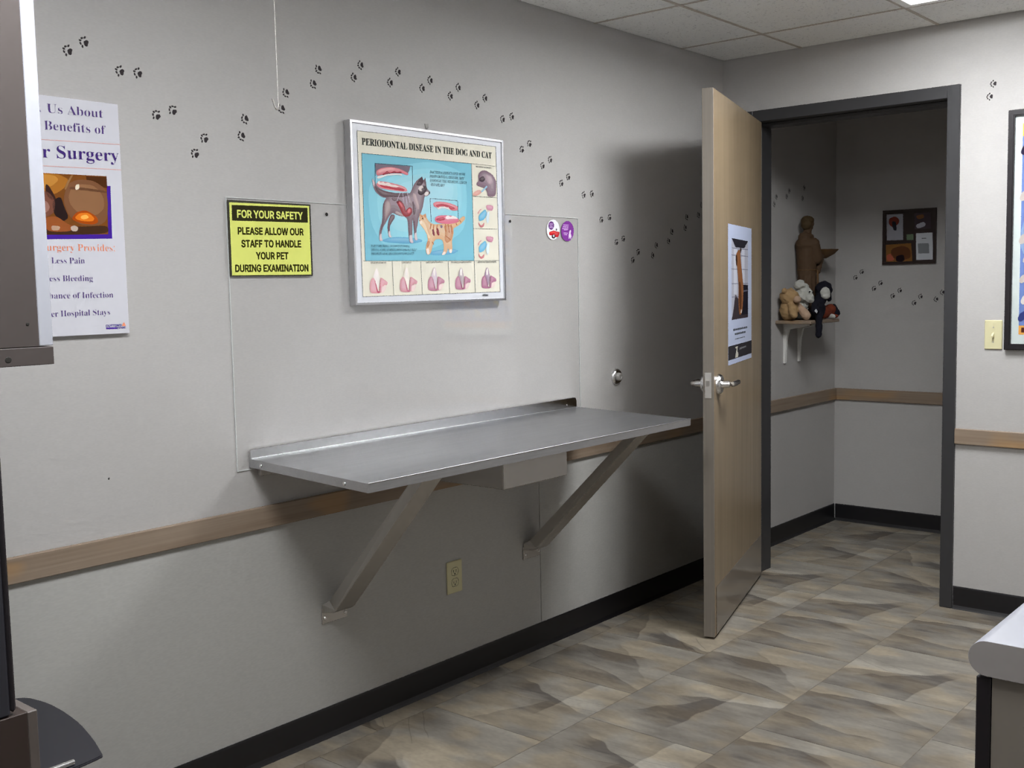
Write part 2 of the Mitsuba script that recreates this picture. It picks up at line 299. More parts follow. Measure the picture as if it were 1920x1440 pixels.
['cat_figure',[216,176,140],7,1,[[293.7,293.1],[301.9,289.0],[320.8,294.7],[326.7,282.6],[336.7,271.2],[351.3,264.3],[368.2,261.9],[411.5,266.2],[450.9,266.0],[478.0,275.9],[494.1,288.6],[507.9,295.2],[516.8,290.9],[511.9,281.6],[493.4,267.3],[468.3,256.0],[454.8,251.0],[456.5,236.0],[449.1,214.7],[446.6,205.6],[448.8,181.5],[443.0,166.3],[432.0,169.2],[426.0,185.7],[423.5,175.1],[412.0,161.5],[392.4,159.8],[403.7,171.9],[406.5,189.9],[400.8,210.7],[379.3,214.7],[362.0,209.9],[352.8,192.0],[343.4,168.2],[334.7,160.7],[324.2,160.6],[318.3,173.8],[323.4,197.4],[330.2,209.3],[326.7,226.8],[316.7,241.3],[306.6,249.8],[294.6,261.1],[290.8,269.7],[293.3,281.4]]],
['cat_figure',[232,204,170],8,1,[[295.1,275.7],[313.6,270.4],[325.6,253.2],[331.1,232.8],[345.3,218.4],[332.4,212.3],[324.8,232.7],[308.7,249.8],[294.6,262.5]]],
['cat_figure',[190,128,92],8,1,[[323.4,197.4],[332.3,207.8],[340.5,203.6],[333.6,188.7],[325.0,182.7]]],
['cat_figure',[176,112,76],9,0,[[345.1,262.9],[340.2,245.1],[344.0,244.7],[348.9,262.6]]],
['cat_figure',[176,112,76],9,0,[[357.7,260.8],[354.9,242.4],[358.7,242.3],[361.6,260.7]]],
['cat_figure',[176,112,76],9,0,[[374.8,260.9],[370.0,244.4],[373.7,244.1],[378.6,260.5]]],
['cat_figure',[176,112,76],9,0,[[413.8,264.7],[415.0,237.9],[419.0,238.1],[417.8,265.0]]],
['cat_figure',[176,112,76],9,0,[[426.9,264.4],[432.5,235.2],[436.4,235.7],[430.9,265.0]]],
['cat_figure',[176,112,76],9,0,[[442.3,264.1],[445.6,232.6],[449.5,232.9],[446.2,264.5]]],
['cat_figure',[176,112,76],9,0,[[466.9,269.0],[471.1,261.6],[474.9,262.7],[470.7,270.1]]],
['cat_figure',[176,112,76],9,0,[[485.3,280.0],[491.8,272.6],[495.3,274.2],[488.8,281.5]]],
['cat_figure',[176,112,76],9,0,[[302.2,287.0],[310.1,275.6],[313.5,276.9],[305.6,288.3]]],
['cat_figure',[176,112,76],9,0,[[413.1,224.9],[438.9,210.4],[441.5,212.6],[415.7,227.0]]],
['cat_figure',[176,112,76],9,0,[[347.4,203.0],[355.6,194.2],[358.8,195.8],[350.6,204.5]]],
['cat_figure',[240,222,210],9,1,[[319.4,179.7],[333.4,182.8],[335.6,162.2],[324.2,160.6]]],
['cat_figure',[240,222,210],9,1,[[392.4,159.8],[403.7,171.9],[414.6,172.0],[411.2,161.5]]],
['cat_figure',[240,222,210],9,1,[[432.4,178.2],[445.7,181.4],[443.8,166.3],[432.5,168.6]]],
['cat_figure',[120,40,52],10,1,[[350.5,243.7],[357.0,245.9],[362.9,233.6],[360.3,221.7],[354.2,227.5]]],
['cat_figure',[128,44,52],10,1,[[374.2,250.2],[380.6,248.9],[386.3,228.3],[379.7,223.7],[370.7,235.3]]],
['cat_figure',[110,90,120],10,1,[[389.6,259.6],[400.4,260.8],[401.4,252.5],[394.4,249.3]]],
['cat_figure',[210,160,124],8,0,[[294.4,290.2],[293.0,296.0],[304.0,291.1],[301.6,283.2]]],
['cat_figure',[206,150,116],8,0,[[312.4,291.4],[322.2,296.5],[326.7,284.1],[318.3,282.3]]],
['cat_figure',[240,222,200],9,1,[[292.1,272.6],[303.3,273.0],[307.2,264.4],[296.6,259.7],[291.8,265.4]]],
['cat_figure',[120,70,60],10,1,[[292.1,273.2],[296.3,273.4],[295.3,270.4],[292.0,270.3]]],
['cat_figure',[84,70,50],10,1,[[303.6,280.0],[309.9,281.4],[310.6,278.5],[304.7,277.2]]],
['cat_figure',[196,144,110],8,1,[[407.0,261.6],[450.8,261.5],[455.3,239.0],[444.6,211.6],[422.1,199.1],[409.5,210.9],[414.8,237.9]]],
['brushing_panel',[132,110,122],7,1,[[588.6,443.0],[605.3,456.4],[626.6,459.4],[664.2,448.0],[678.2,433.2],[685.0,421.1],[681.0,370.7],[637.7,367.0],[633.6,383.9],[624.5,395.8],[596.4,400.4],[580.3,404.1],[578.2,411.6],[590.1,418.5]]],
['brushing_panel',[66,52,60],8,1,[[595.1,431.1],[616.5,438.6],[625.5,426.8],[611.0,416.7],[592.4,420.2]]],
['brushing_panel',[172,150,158],8,1,[[626.1,445.5],[659.2,441.4],[668.0,417.0],[643.9,409.3],[630.2,427.1]]],
['brushing_panel',[150,186,204],9,0,[[605.8,380.4],[637.2,402.3],[631.3,405.9],[599.9,384.1]]],
['brushing_panel',[214,158,146],8,1,[[559.5,376.9],[586.7,389.1],[611.0,385.8],[586.1,369.0],[560.5,366.2]]],
['brushing_panel_001',[202,140,160],8,1,[[625.0,338.4],[667.9,338.1],[660.0,318.0],[631.5,321.6]]],
['brushing_panel_001',[110,178,210],8,1,[[593.3,306.1],[622.1,324.3],[631.1,309.1],[616.2,286.7],[588.7,279.0],[585.9,295.0]]],
['brushing_panel_001',[206,224,232],9,1,[[631.3,315.3],[643.2,315.8],[639.7,281.3],[632.3,271.7],[623.4,290.1]]],
['brushing_panel_001',[196,110,116],8,1,[[583.0,277.9],[598.9,262.9],[615.9,277.4],[613.0,263.3],[598.7,257.3],[586.4,266.5]]],
['brushing_panel_001',[206,150,150],8,1,[[579.3,307.1],[593.8,321.6],[608.0,323.7],[593.7,316.9],[586.2,304.3]]],
['brushing_panel_002',[202,140,160],8,1,[[621.4,228.6],[664.4,227.4],[656.5,207.4],[627.9,211.6]]],
['brushing_panel_002',[110,178,210],8,1,[[589.7,196.8],[618.5,214.5],[627.5,199.0],[612.6,176.9],[585.0,169.7],[582.3,185.9]]],
['brushing_panel_002',[206,224,232],9,1,[[627.7,205.3],[639.6,205.5],[636.1,171.0],[628.7,161.5],[619.8,180.2]]],
['brushing_panel_002',[196,110,116],8,1,[[579.4,168.7],[595.3,153.3],[612.2,167.6],[609.4,153.5],[595.1,147.7],[582.7,157.3]]],
['brushing_panel_002',[206,150,150],8,1,[[575.7,198.2],[590.2,212.4],[604.3,214.2],[590.0,207.7],[582.6,195.2]]],
['tooth_diagram',[216,158,164],7,1,[[62.9,53.2],[65.6,72.7],[75.6,85.3],[85.0,83.8],[89.4,69.7],[97.4,41.4],[103.5,39.9],[107.8,69.6],[110.0,86.5],[123.3,80.7],[142.3,70.6],[138.0,60.7],[124.4,62.3],[113.7,35.5],[66.0,36.3]]],
['tooth_diagram',[184,90,112],8,1,[[83.9,83.8],[88.6,78.2],[97.4,42.8],[103.5,41.3],[109.0,80.8],[110.4,78.0],[106.5,38.5],[100.2,35.7],[92.7,40.1]]],
['tooth_diagram',[232,206,200],8,1,[[114.6,58.2],[137.9,59.3],[123.5,38.2],[111.8,36.1]]],
['tooth_diagram',[236,228,222],9,1,[[77.5,86.7],[90.0,113.3],[95.9,116.1],[101.2,106.3],[106.8,83.7],[103.2,61.1],[97.5,44.3],[91.7,61.3],[84.9,81.0]]],
['tooth_diagram',[240,232,226],10,1,[[87.9,106.3],[95.1,115.3],[99.2,103.5],[95.4,86.6],[88.9,86.6]]],
['tooth_diagram_001',[206,148,159],7,1,[[194.2,55.1],[196.9,74.9],[207.2,87.5],[217.0,86.1],[221.6,71.8],[230.0,43.3],[236.3,41.8],[240.7,71.7],[243.0,88.8],[256.8,83.0],[276.5,72.8],[272.1,62.8],[258.0,64.4],[247.0,37.3],[197.4,38.1]]],
['tooth_diagram_001',[174,90,112],8,1,[[215.9,86.1],[220.8,80.4],[230.1,44.7],[236.4,43.2],[241.9,83.1],[243.4,80.2],[239.5,40.3],[233.0,37.6],[225.2,42.0]]],
['tooth_diagram_001',[232,206,200],8,1,[[247.8,60.2],[272.1,61.4],[257.1,40.0],[245.0,37.9]]],
['tooth_diagram_001',[236,226,216],9,1,[[209.3,88.9],[222.2,115.8],[228.2,118.6],[233.8,108.7],[239.7,85.9],[236.0,63.2],[230.1,46.2],[224.1,63.3],[216.9,83.2]]],
['tooth_diagram_001',[240,232,226],10,1,[[219.9,108.7],[227.4,117.8],[231.7,105.9],[227.8,88.8],[221.1,88.9]]],
['tooth_diagram_002',[190,132,151],7,1,[[324.5,56.8],[327.1,76.0],[337.4,88.4],[347.3,86.9],[351.9,73.1],[360.4,45.3],[366.8,43.8],[371.0,72.9],[373.3,89.6],[387.1,84.0],[407.0,74.0],[402.6,64.3],[388.5,65.8],[377.4,39.4],[327.8,40.2]]],
['tooth_diagram_002',[158,90,112],8,1,[[346.1,87.0],[351.0,81.4],[360.5,46.6],[366.8,45.2],[372.3,84.0],[373.8,81.2],[369.9,42.3],[363.4,39.7],[355.6,43.9]]],
['tooth_diagram_002',[232,206,200],8,1,[[378.2,61.7],[402.5,62.9],[387.6,42.1],[375.4,40.0]]],
['tooth_diagram_002',[206,190,196],9,1,[[339.5,89.8],[352.3,116.0],[358.4,118.7],[364.0,109.0],[370.0,86.8],[366.3,64.6],[360.5,48.0],[354.4,64.8],[347.2,84.2]]],
['tooth_diagram_002',[240,232,226],10,1,[[350.1,109.1],[357.6,117.9],[361.9,106.3],[358.1,89.7],[351.3,89.7]]],
['tooth_diagram_003',[180,122,146],7,1,[[457.8,58.4],[460.4,76.9],[470.5,88.8],[480.2,87.4],[484.9,74.1],[493.4,47.3],[499.6,45.9],[503.8,73.9],[505.9,89.9],[519.6,84.5],[539.2,75.0],[534.9,65.6],[521.0,67.1],[510.2,41.7],[461.1,42.4]]],
['tooth_diagram_003',[148,90,112],8,1,[[479.1,87.4],[484.0,82.1],[493.4,48.7],[499.7,47.2],[504.9,84.6],[506.4,81.9],[502.7,44.5],[496.3,41.9],[488.6,46.1]]],
['tooth_diagram_003',[232,206,200],8,1,[[510.9,63.2],[534.9,64.3],[520.2,44.3],[508.2,42.3]]],
['tooth_diagram_003',[176,160,166],9,1,[[472.5,90.1],[485.1,115.3],[491.1,118.0],[496.7,108.6],[502.6,87.3],[499.1,66.0],[493.5,50.0],[487.3,66.1],[480.1,84.7]]],
['tooth_diagram_003',[240,232,226],10,1,[[482.9,108.7],[490.3,117.2],[494.6,106.0],[490.9,90.0],[484.2,90.0]]],
['tooth_diagram_004',[172,114,142],7,1,[[593.6,60.5],[596.1,78.7],[606.3,90.3],[616.1,89.0],[620.8,75.9],[629.5,49.7],[635.8,48.3],[639.9,75.8],[642.0,91.5],[655.8,86.2],[675.6,76.8],[671.3,67.6],[657.2,69.1],[646.4,44.2],[597.0,44.9]]],
['tooth_diagram_004',[140,90,112],8,1,[[614.9,89.0],[619.9,83.7],[629.5,51.0],[635.8,49.6],[641.0,86.2],[642.5,83.6],[638.9,46.9],[632.5,44.4],[624.7,48.4]]],
['tooth_diagram_004',[232,206,200],8,1,[[647.1,65.2],[671.2,66.3],[656.5,46.7],[644.5,44.8]]],
['tooth_diagram_004',[160,136,156],9,1,[[608.3,91.6],[621.0,116.3],[627.0,118.9],[632.6,109.8],[638.7,88.9],[635.2,68.0],[629.6,52.3],[623.3,68.1],[616.0,86.4]]],
['tooth_diagram_004',[240,232,226],10,1,[[618.8,109.8],[626.2,118.1],[630.6,107.2],[626.9,91.5],[620.2,91.6]]]],'surgery':[['photo_print',[70,40,150],1,0,[[-205.8,366.1],[-32.6,376.1],[-35.4,242.9],[-223.4,237.3]]],
['photo_print',[120,72,34],2,0,[[-246.6,396.2],[-42.2,399.9],[-45.8,253.5],[-255.6,247.1]]],
['photo_print',[168,108,44],3,1,[[-246.5,396.9],[-170.4,397.5],[-140.4,384.5],[-158.9,360.7],[-183.5,346.4],[-250.2,336.7]]],
['photo_print',[190,132,60],4,1,[[-240.2,394.1],[-180.7,394.2],[-167.8,382.8],[-189.1,365.4],[-229.6,353.6]]],
['photo_print',[78,46,26],3,0,[[-97.9,396.3],[-42.3,397.9],[-42.0,370.5],[-70.9,372.2],[-95.3,380.7]]],
['photo_print',[124,84,58],4,1,[[-147.9,374.3],[-119.4,387.4],[-77.2,386.8],[-45.9,367.0],[-42.0,333.6],[-46.6,289.8],[-69.3,274.0],[-119.1,274.1],[-149.0,296.1],[-161.2,334.6]]],
['photo_print',[142,102,72],5,1,[[-138.1,365.1],[-113.1,376.3],[-77.8,375.1],[-54.1,349.8],[-52.2,319.8],[-75.1,298.8],[-117.5,300.6],[-140.8,319.3],[-148.1,341.8]]],
['photo_print',[104,70,50],5.5,1,[[-141.4,368.2],[-99.6,367.3],[-46.2,362.3],[-42.8,357.1],[-100.0,360.7],[-143.5,361.5]]],
['photo_print',[70,46,32],3,1,[[-222.3,255.0],[-181.2,272.2],[-119.3,270.2],[-44.5,276.4],[-45.8,253.5],[-222.8,247.9]]],
['photo_print',[170,74,24],6,1,[[-142.5,289.8],[-127.6,306.7],[-102.7,312.7],[-75.2,297.2],[-70.5,284.0],[-83.5,276.9],[-111.8,277.7],[-132.5,283.6]]],
['photo_print',[222,120,36],7,1,[[-133.7,292.7],[-120.8,304.4],[-96.1,306.0],[-80.5,292.0],[-86.6,284.4],[-111.4,284.3],[-128.1,287.7]]],
['photo_print',[244,176,84],8,1,[[-117.7,297.3],[-103.4,301.8],[-95.3,294.1],[-107.7,288.4],[-117.4,290.0]]],
['photo_print',[44,32,32],5,1,[[-189.5,330.0],[-166.7,344.1],[-158.2,315.3],[-148.5,292.8],[-163.6,280.9],[-186.4,297.9]]],
['photo_print',[60,38,34],5,1,[[-203.8,371.0],[-195.6,368.3],[-185.0,349.6],[-177.5,333.8],[-191.0,333.2],[-203.7,345.4]]],
['photo_print',[120,76,62],5,1,[[-216.4,354.3],[-196.6,352.2],[-180.9,333.7],[-184.3,304.5],[-203.6,290.9],[-219.8,296.7]]],
['photo_print',[158,116,104],6,1,[[-217.7,331.9],[-201.3,329.5],[-194.9,313.7],[-206.3,300.4],[-219.5,303.1]]],
['photo_print',[150,84,46],6,1,[[-210.3,290.6],[-179.8,295.0],[-153.6,276.4],[-133.3,269.8],[-147.8,258.2],[-182.1,256.0],[-208.8,258.5]]],
['photo_print',[186,152,128],7,1,[[-194.7,271.8],[-171.1,270.0],[-176.5,259.4],[-195.4,259.5]]],
['photo_print',[190,170,156],7,1,[[-146.5,269.4],[-134.4,274.3],[-125.1,267.4],[-130.5,258.0],[-143.6,259.0]]],
['photo_print',[150,110,70],6,1,[[-157.2,360.8],[-147.5,380.8],[-134.4,399.5],[-131.0,397.5],[-143.6,377.1],[-152.2,359.4]]],
['photo_print',[226,214,190],7,1,[[-127.3,372.9],[-116.6,376.1],[-118.1,362.9],[-128.7,359.7]]],
['ruled_lines',[220,170,160],2,0,[[-273.9,474.5],[1.0,482.0],[1.2,483.3],[-273.7,475.8]]],
['ruled_lines',[220,170,160],2,0,[[-277.7,412.2],[-0.8,417.8],[-0.6,419.2],[-277.5,413.5]]],
['logo',[84,60,150],2,0,[[-65.9,17.0],[-36.4,17.1],[-35.9,12.3],[-63.9,12.5]]],
['logo',[236,150,120],2,0,[[-15.1,29.4],[-11.7,24.1],[-10.1,18.5],[-21.3,19.6],[-18.0,25.0]]]],'safety':[['yellow_print',[216,222,118],1,0,[[5.0,207.2],[289.3,209.1],[289.3,4.1],[4.6,2.9]]],
['header_bar',[50,48,30],2,0,[[12.9,200.1],[283.2,203.3],[282.4,159.2],[12.4,156.4]]]],'car_sticker':[['disc',[232,232,236],0,0,[[-1282.7,1616.5],[-1283.3,1610.4],[-1285.0,1604.4],[-1287.6,1598.7],[-1291.1,1593.4],[-1295.3,1588.7],[-1300.3,1584.6],[-1305.8,1581.3],[-1311.7,1578.9],[-1317.9,1577.3],[-1324.3,1576.7],[-1330.5,1577.0],[-1336.6,1578.3],[-1342.4,1580.5],[-1347.6,1583.6],[-1352.3,1587.4],[-1356.2,1591.9],[-1359.4,1596.9],[-1361.6,1602.4],[-1362.9,1608.3],[-1363.2,1614.2],[-1362.6,1620.2],[-1361.0,1626.1],[-1358.4,1631.8],[-1355.0,1637.0],[-1350.8,1641.7],[-1346.0,1645.8],[-1340.5,1649.1],[-1334.7,1651.6],[-1328.5,1653.2],[-1322.2,1653.9],[-1315.9,1653.7],[-1309.8,1652.5],[-1304.0,1650.3],[-1298.7,1647.4],[-1293.9,1643.6],[-1289.9,1639.1],[-1286.7,1634.0],[-1284.4,1628.4],[-1283.0,1622.5]]],
['purple_spot',[110,70,130],1,0,[[-1316.9,1631.2],[-1317.6,1627.0],[-1319.5,1623.0],[-1322.4,1619.5],[-1326.1,1616.8],[-1330.4,1615.1],[-1335.0,1614.4],[-1339.6,1614.9],[-1343.8,1616.4],[-1347.4,1618.8],[-1350.1,1622.1],[-1351.8,1626.0],[-1352.2,1630.1],[-1351.5,1634.4],[-1349.7,1638.3],[-1346.8,1641.8],[-1343.1,1644.5],[-1338.8,1646.2],[-1334.2,1646.9],[-1329.6,1646.5],[-1325.4,1645.0],[-1321.8,1642.6],[-1319.0,1639.3],[-1317.4,1635.4]]],
['purple_spot',[190,160,204],2,0,[[-1346.3,1634.6],[-1324.3,1634.6],[-1323.9,1637.9],[-1346.0,1637.8]]],
['purple_spot',[190,160,204],2,0,[[-1343.8,1628.0],[-1327.2,1627.8],[-1326.8,1631.0],[-1343.4,1631.2]]],
['purple_spot',[190,160,204],2,0,[[-1346.7,1622.0],[-1323.2,1622.0],[-1322.9,1625.2],[-1346.3,1625.2]]],
['red_car',[190,28,34],1,1,[[-1349.3,1595.6],[-1347.0,1606.7],[-1330.3,1609.6],[-1317.8,1612.5],[-1305.3,1609.0],[-1283.6,1607.9],[-1284.5,1598.9],[-1293.3,1587.2],[-1311.5,1587.2],[-1325.1,1596.2],[-1336.3,1592.5]]],
['red_car',[226,60,54],2,1,[[-1345.7,1604.2],[-1324.8,1608.1],[-1305.4,1606.9],[-1308.2,1603.4],[-1325.0,1603.0],[-1341.6,1600.9]]],
['red_car',[40,34,36],2,0,[[-1310.0,1589.8],[-1310.6,1587.2],[-1312.4,1585.0],[-1315.1,1583.1],[-1318.4,1581.9],[-1322.1,1581.4],[-1325.7,1581.7],[-1328.9,1582.8],[-1331.5,1584.5],[-1333.1,1586.7],[-1333.6,1589.2],[-1333.0,1591.7],[-1331.3,1594.0],[-1328.6,1595.9],[-1325.3,1597.1],[-1321.6,1597.6],[-1318.0,1597.3],[-1314.7,1596.2],[-1312.1,1594.5],[-1310.5,1592.2]]],
['red_car',[190,186,190],3,0,[[-1314.8,1591.4],[-1315.4,1589.3],[-1316.8,1587.6],[-1318.8,1586.4],[-1321.2,1585.9],[-1323.6,1586.3],[-1325.6,1587.4],[-1326.9,1589.1],[-1327.4,1591.1],[-1326.8,1593.1],[-1325.4,1594.8],[-1323.4,1596.0],[-1321.0,1596.5],[-1318.6,1596.1],[-1316.6,1595.0],[-1315.3,1593.4]]],
['red_car',[90,84,90],2,0,[[-1298.0,1616.0],[-1298.5,1614.2],[-1300.0,1612.7],[-1302.0,1611.8],[-1304.3,1611.7],[-1306.3,1612.5],[-1307.6,1613.9],[-1308.1,1615.8],[-1307.5,1617.6],[-1306.1,1619.1],[-1304.0,1620.0],[-1301.8,1620.1],[-1299.8,1619.3],[-1298.4,1617.9]]]],'dog_sticker':[['disc',[128,62,150],0,0,[[-1191.1,1613.3],[-1191.8,1607.1],[-1193.5,1601.1],[-1196.1,1595.3],[-1199.6,1589.9],[-1204.0,1585.1],[-1209.0,1581.0],[-1214.6,1577.6],[-1220.6,1575.1],[-1226.9,1573.6],[-1233.3,1573.0],[-1239.7,1573.3],[-1245.9,1574.6],[-1251.7,1576.9],[-1257.1,1580.0],[-1261.8,1583.8],[-1265.8,1588.4],[-1269.0,1593.6],[-1271.3,1599.2],[-1272.6,1605.1],[-1272.9,1611.2],[-1272.3,1617.3],[-1270.7,1623.3],[-1268.1,1629.0],[-1264.7,1634.3],[-1260.4,1639.1],[-1255.5,1643.2],[-1250.0,1646.6],[-1244.0,1649.1],[-1237.8,1650.8],[-1231.4,1651.5],[-1225.0,1651.2],[-1218.8,1650.0],[-1212.9,1647.8],[-1207.4,1644.8],[-1202.6,1640.9],[-1198.5,1636.3],[-1195.2,1631.1],[-1192.9,1625.5],[-1191.5,1619.5]]],
['lettering_rows',[200,160,214],1,0,[[-1258.3,1633.9],[-1224.8,1633.8],[-1224.4,1637.3],[-1258.0,1637.3]]],
['lettering_rows',[200,160,214],1,0,[[-1262.1,1626.5],[-1225.7,1626.5],[-1225.3,1629.9],[-1261.7,1629.9]]],
['lettering_rows',[200,160,214],1,0,[[-1266.5,1619.9],[-1227.3,1620.0],[-1226.9,1623.4],[-1266.1,1623.3]]],
['lettering_rows',[200,160,214],1,0,[[-1256.0,1615.5],[-1231.8,1615.1],[-1231.3,1618.6],[-1255.5,1618.9]]],
['lettering_rows',[200,160,214],1,0,[[-1259.9,1602.9],[-1230.6,1602.6],[-1230.2,1606.1],[-1259.4,1606.4]]],
['lettering_rows',[200,160,214],1,0,[[-1256.5,1596.6],[-1235.1,1596.0],[-1234.6,1599.5],[-1256.0,1600.0]]],
['white_dog',[226,206,232],1,1,[[-1214.2,1617.9],[-1209.9,1617.6],[-1209.4,1610.3],[-1213.1,1604.1],[-1208.9,1599.0],[-1206.2,1592.1],[-1210.6,1587.7],[-1210.1,1581.6],[-1214.4,1582.4],[-1215.0,1587.6],[-1220.0,1587.5],[-1220.9,1581.4],[-1225.2,1582.2],[-1225.7,1590.0],[-1225.5,1597.7],[-1221.8,1603.9],[-1220.9,1610.8]]]],'collage':[['photo',[150,150,158],1,0,[[19.4,275.5],[111.0,275.0],[112.8,131.8],[22.5,133.2]]],
['photo',[110,50,40],2,1,[[32.1,252.8],[66.8,265.5],[91.7,244.6],[87.1,220.6],[52.6,202.8],[32.4,223.4]]],
['photo',[40,40,46],3,1,[[47.2,237.3],[72.1,236.0],[77.7,182.1],[57.8,187.9]]],
['photo_001',[70,60,66],1,0,[[171.9,273.9],[260.6,273.5],[264.3,186.5],[175.5,187.0]]],
['photo_001',[120,84,56],2,1,[[179.4,259.0],[222.6,268.5],[227.7,246.7],[194.2,239.0]]],
['photo_001',[170,170,180],3,1,[[180.1,210.9],[227.9,227.6],[237.9,203.1],[190.0,188.7]]],
['photo_002',[110,128,104],1,0,[[131.1,161.1],[168.6,162.3],[170.5,129.4],[132.5,130.0]]],
['photo_003',[126,88,48],1,0,[[16.2,108.9],[157.1,113.0],[165.8,8.5],[19.8,15.3]]],
['photo_003',[92,58,38],2,1,[[44.0,85.8],[113.2,102.6],[152.6,81.7],[158.2,33.0],[114.2,19.8],[49.6,36.5]]],
['photo_003',[36,26,30],3,1,[[74.4,45.5],[118.7,53.7],[124.1,14.6],[74.8,13.7]]],
['photo_003',[170,90,70],2,1,[[19.4,52.3],[49.3,61.0],[69.7,21.2],[24.8,17.6]]],
['certificate',[196,200,206],1,0,[[183.1,165.0],[271.7,165.6],[278.6,19.5],[186.5,20.0]]],
['certificate',[128,132,136],2,0,[[193.5,109.1],[253.5,109.0],[256.7,53.8],[196.7,54.9]]],
['certificate',[110,112,116],2,0,[[215.0,133.7],[238.9,133.6],[238.7,138.4],[214.7,138.5]]]]}
TXT = {'periodontal': [['title', 'PERIODONTAL DISEASE IN THE DOG AND CAT', 'bold', [48.9, 498.5], [662.2, 502.9], 20.9, [40, 46, 44], 7, ''],
 ['caption', 'BACTERIA ASSOCIATED WITH', 'ital', [347.8, 430.0], [521.7, 433.1], 8.9, [30, 40, 60], 7, ''],
 ['caption', 'PERIODONTAL DISEASE MAY', 'ital', [347.3, 416.6], [517.6, 419.5], 9.0, [30, 40, 60], 7, ''],
 ['caption', 'DAMAGE THE KIDNEYS, LIVER', 'ital', [346.8, 403.1], [528.4, 405.0], 9.0, [30, 40, 60], 7, ''],
 ['caption', 'AND HEART', 'ital', [347.5, 389.7], [418.1, 389.3], 8.8, [30, 40, 60], 7, ''],
 ['caption', 'DAILY BRUSHING AND PROFESSIONAL', 'ital', [73.2, 181.7], [245.2, 183.8], 7.3, [40, 66, 84], 7, ''],
 ['caption', 'DENTAL CARE AT REGULAR INTERVALS HELP', 'ital', [73.4, 169.7], [276.7, 172.3], 7.4, [40, 66, 84], 7, ''],
 ['caption', 'PROMOTE ORAL HEALTH AND LONGEVITY', 'ital', [73.7, 157.5], [266.3, 160.0], 7.4, [40, 66, 84], 7, ''],
 ['heading', 'HEALTHY GINGIVA', 'bold', [71.0, 130.1], [138.1, 130.9], 4.8, [70, 70, 74], 7, ''],
 ['heading', 'GINGIVITIS', 'bold', [206.0, 131.2], [248.5, 131.9], 4.9, [70, 70, 74], 7, ''],
 ['heading', 'EARLY PERIODONTITIS', 'bold', [318.9, 132.5], [399.3, 133.5], 5.0, [70, 70, 74], 7, ''],
 ['heading', 'MODERATE PERIODONTITIS', 'bold', [440.4, 133.0], [542.0, 134.1], 5.2, [70, 70, 74], 7, ''],
 ['heading', 'ADVANCED PERIODONTITIS', 'bold', [575.4, 134.2], [674.5, 135.6], 5.4, [70, 70, 74], 7, ''],
 ['heading', 'BRUSHING TECHNIQUE', 'bold', [577.3, 466.1], [660.1, 467.0], 5.2, [80, 80, 84], 7, ''],
 ['logo', 'virbac', 'sans', [597.8, 17.9], [628.8, 18.3], 6.9, [30, 30, 34], 7, '']], 'surgery': [['lettering', 'Us About', 'reg', [-188.6, 542.7], [-43.7, 545.1], 21.5, [84, 66, 120], 3, 'Ask '],
 ['lettering', 'Benefits of', 'reg', [-197.0, 501.5], [-38.0, 504.9], 21.6, [84, 66, 120], 3, 'the '],
 ['lettering', 'r Surgery', 'reg2', [-205.7, 434.0], [-5.8, 439.4], 30.2, [70, 50, 116], 3, 'Lase'],
 ['lettering', 'urgery Provides:', 'reg', [-208.4, 210.2], [-29.8, 210.8], 17.2, [226, 140, 110], 3, 'Laser S'],
 ['lettering', 'Less Pain', 'reg', [-199.1, 179.6], [-113.3, 179.3], 14.5, [84, 66, 120], 3, ''],
 ['lettering', 'ess Bleeding', 'reg', [-206.1, 135.8], [-94.1, 135.5], 14.5, [84, 66, 120], 3, 'L'],
 ['lettering', 'hance of Infection', 'reg', [-209.6, 93.6], [-41.3, 92.9], 14.7, [84, 66, 120], 3, 'Less C'],
 ['lettering', 'ter Hospital Stays', 'reg', [-214.0, 49.1], [-52.3, 49.5], 14.6, [84, 66, 120], 3, 'Shor'],
 ['logo', 'CUTTING', 'sans', [-65.8, 18.7], [-22.1, 19.0], 5.5, [60, 40, 130], 3, ''],
 ['logo', 'EDGE', 'sans', [-35.9, 12.7], [-10.4, 13.3], 4.5, [60, 40, 130], 3, '']], 'safety': [['lettering', 'FOR YOUR SAFETY', 'sans', [29.7, 166.0], [263.9, 168.5], 21.5, [216, 222, 118], 3, ''],
 ['lettering', 'PLEASE ALLOW OUR', 'sans', [29.6, 118.9], [264.5, 121.8], 20.0, [52, 50, 20], 3, ''],
 ['lettering', 'STAFF TO HANDLE', 'sans', [40.2, 83.2], [253.8, 86.0], 20.0, [52, 50, 20], 3, ''],
 ['lettering', 'YOUR PET', 'sans', [89.0, 49.3], [204.9, 50.1], 20.1, [52, 50, 20], 3, ''],
 ['lettering', 'DURING EXAMINATION', 'sans', [15.7, 13.2], [278.3, 14.7], 20.1, [52, 50, 20], 3, '']]}
# ---------------------------------------------------------------- materials
def wall_fn(p, n, uv):
    m = fbm(p.x * 3 + p.y * 3, p.z * 3, 1.7, 2)
    w = noise((p.x + p.y) * 160, p.z * 420)
    return mix((0.419, 0.408, 0.398), (0.436, 0.4245, 0.414), m) * (0.975 + 0.05 * w)
def weave_fn(p, n, uv): return noise((p.x + p.y) * 260, p.z * 520, 3.0)
scene['wall_paint'] = {'type': 'twosided', 'b': {'type': 'bumpmap', 'arbitrary': mikit.proc(weave_fn, eps=8e-4), 'scale': 0.0006,
                       'b': {'type': 'principled', 'base_color': mikit.proc(wall_fn), 'roughness': 0.6, 'specular': 0.3}}}
def lower_fn(p, n, uv):
    w = noise((p.x + p.y) * 120, p.z * 380)
    return mix((0.3910, 0.3882, 0.3708), (0.4048, 0.4011, 0.3836), fbm((p.x + p.y) * 4, p.z * 4, 2.0, 2)) * (0.96 + 0.08 * w)
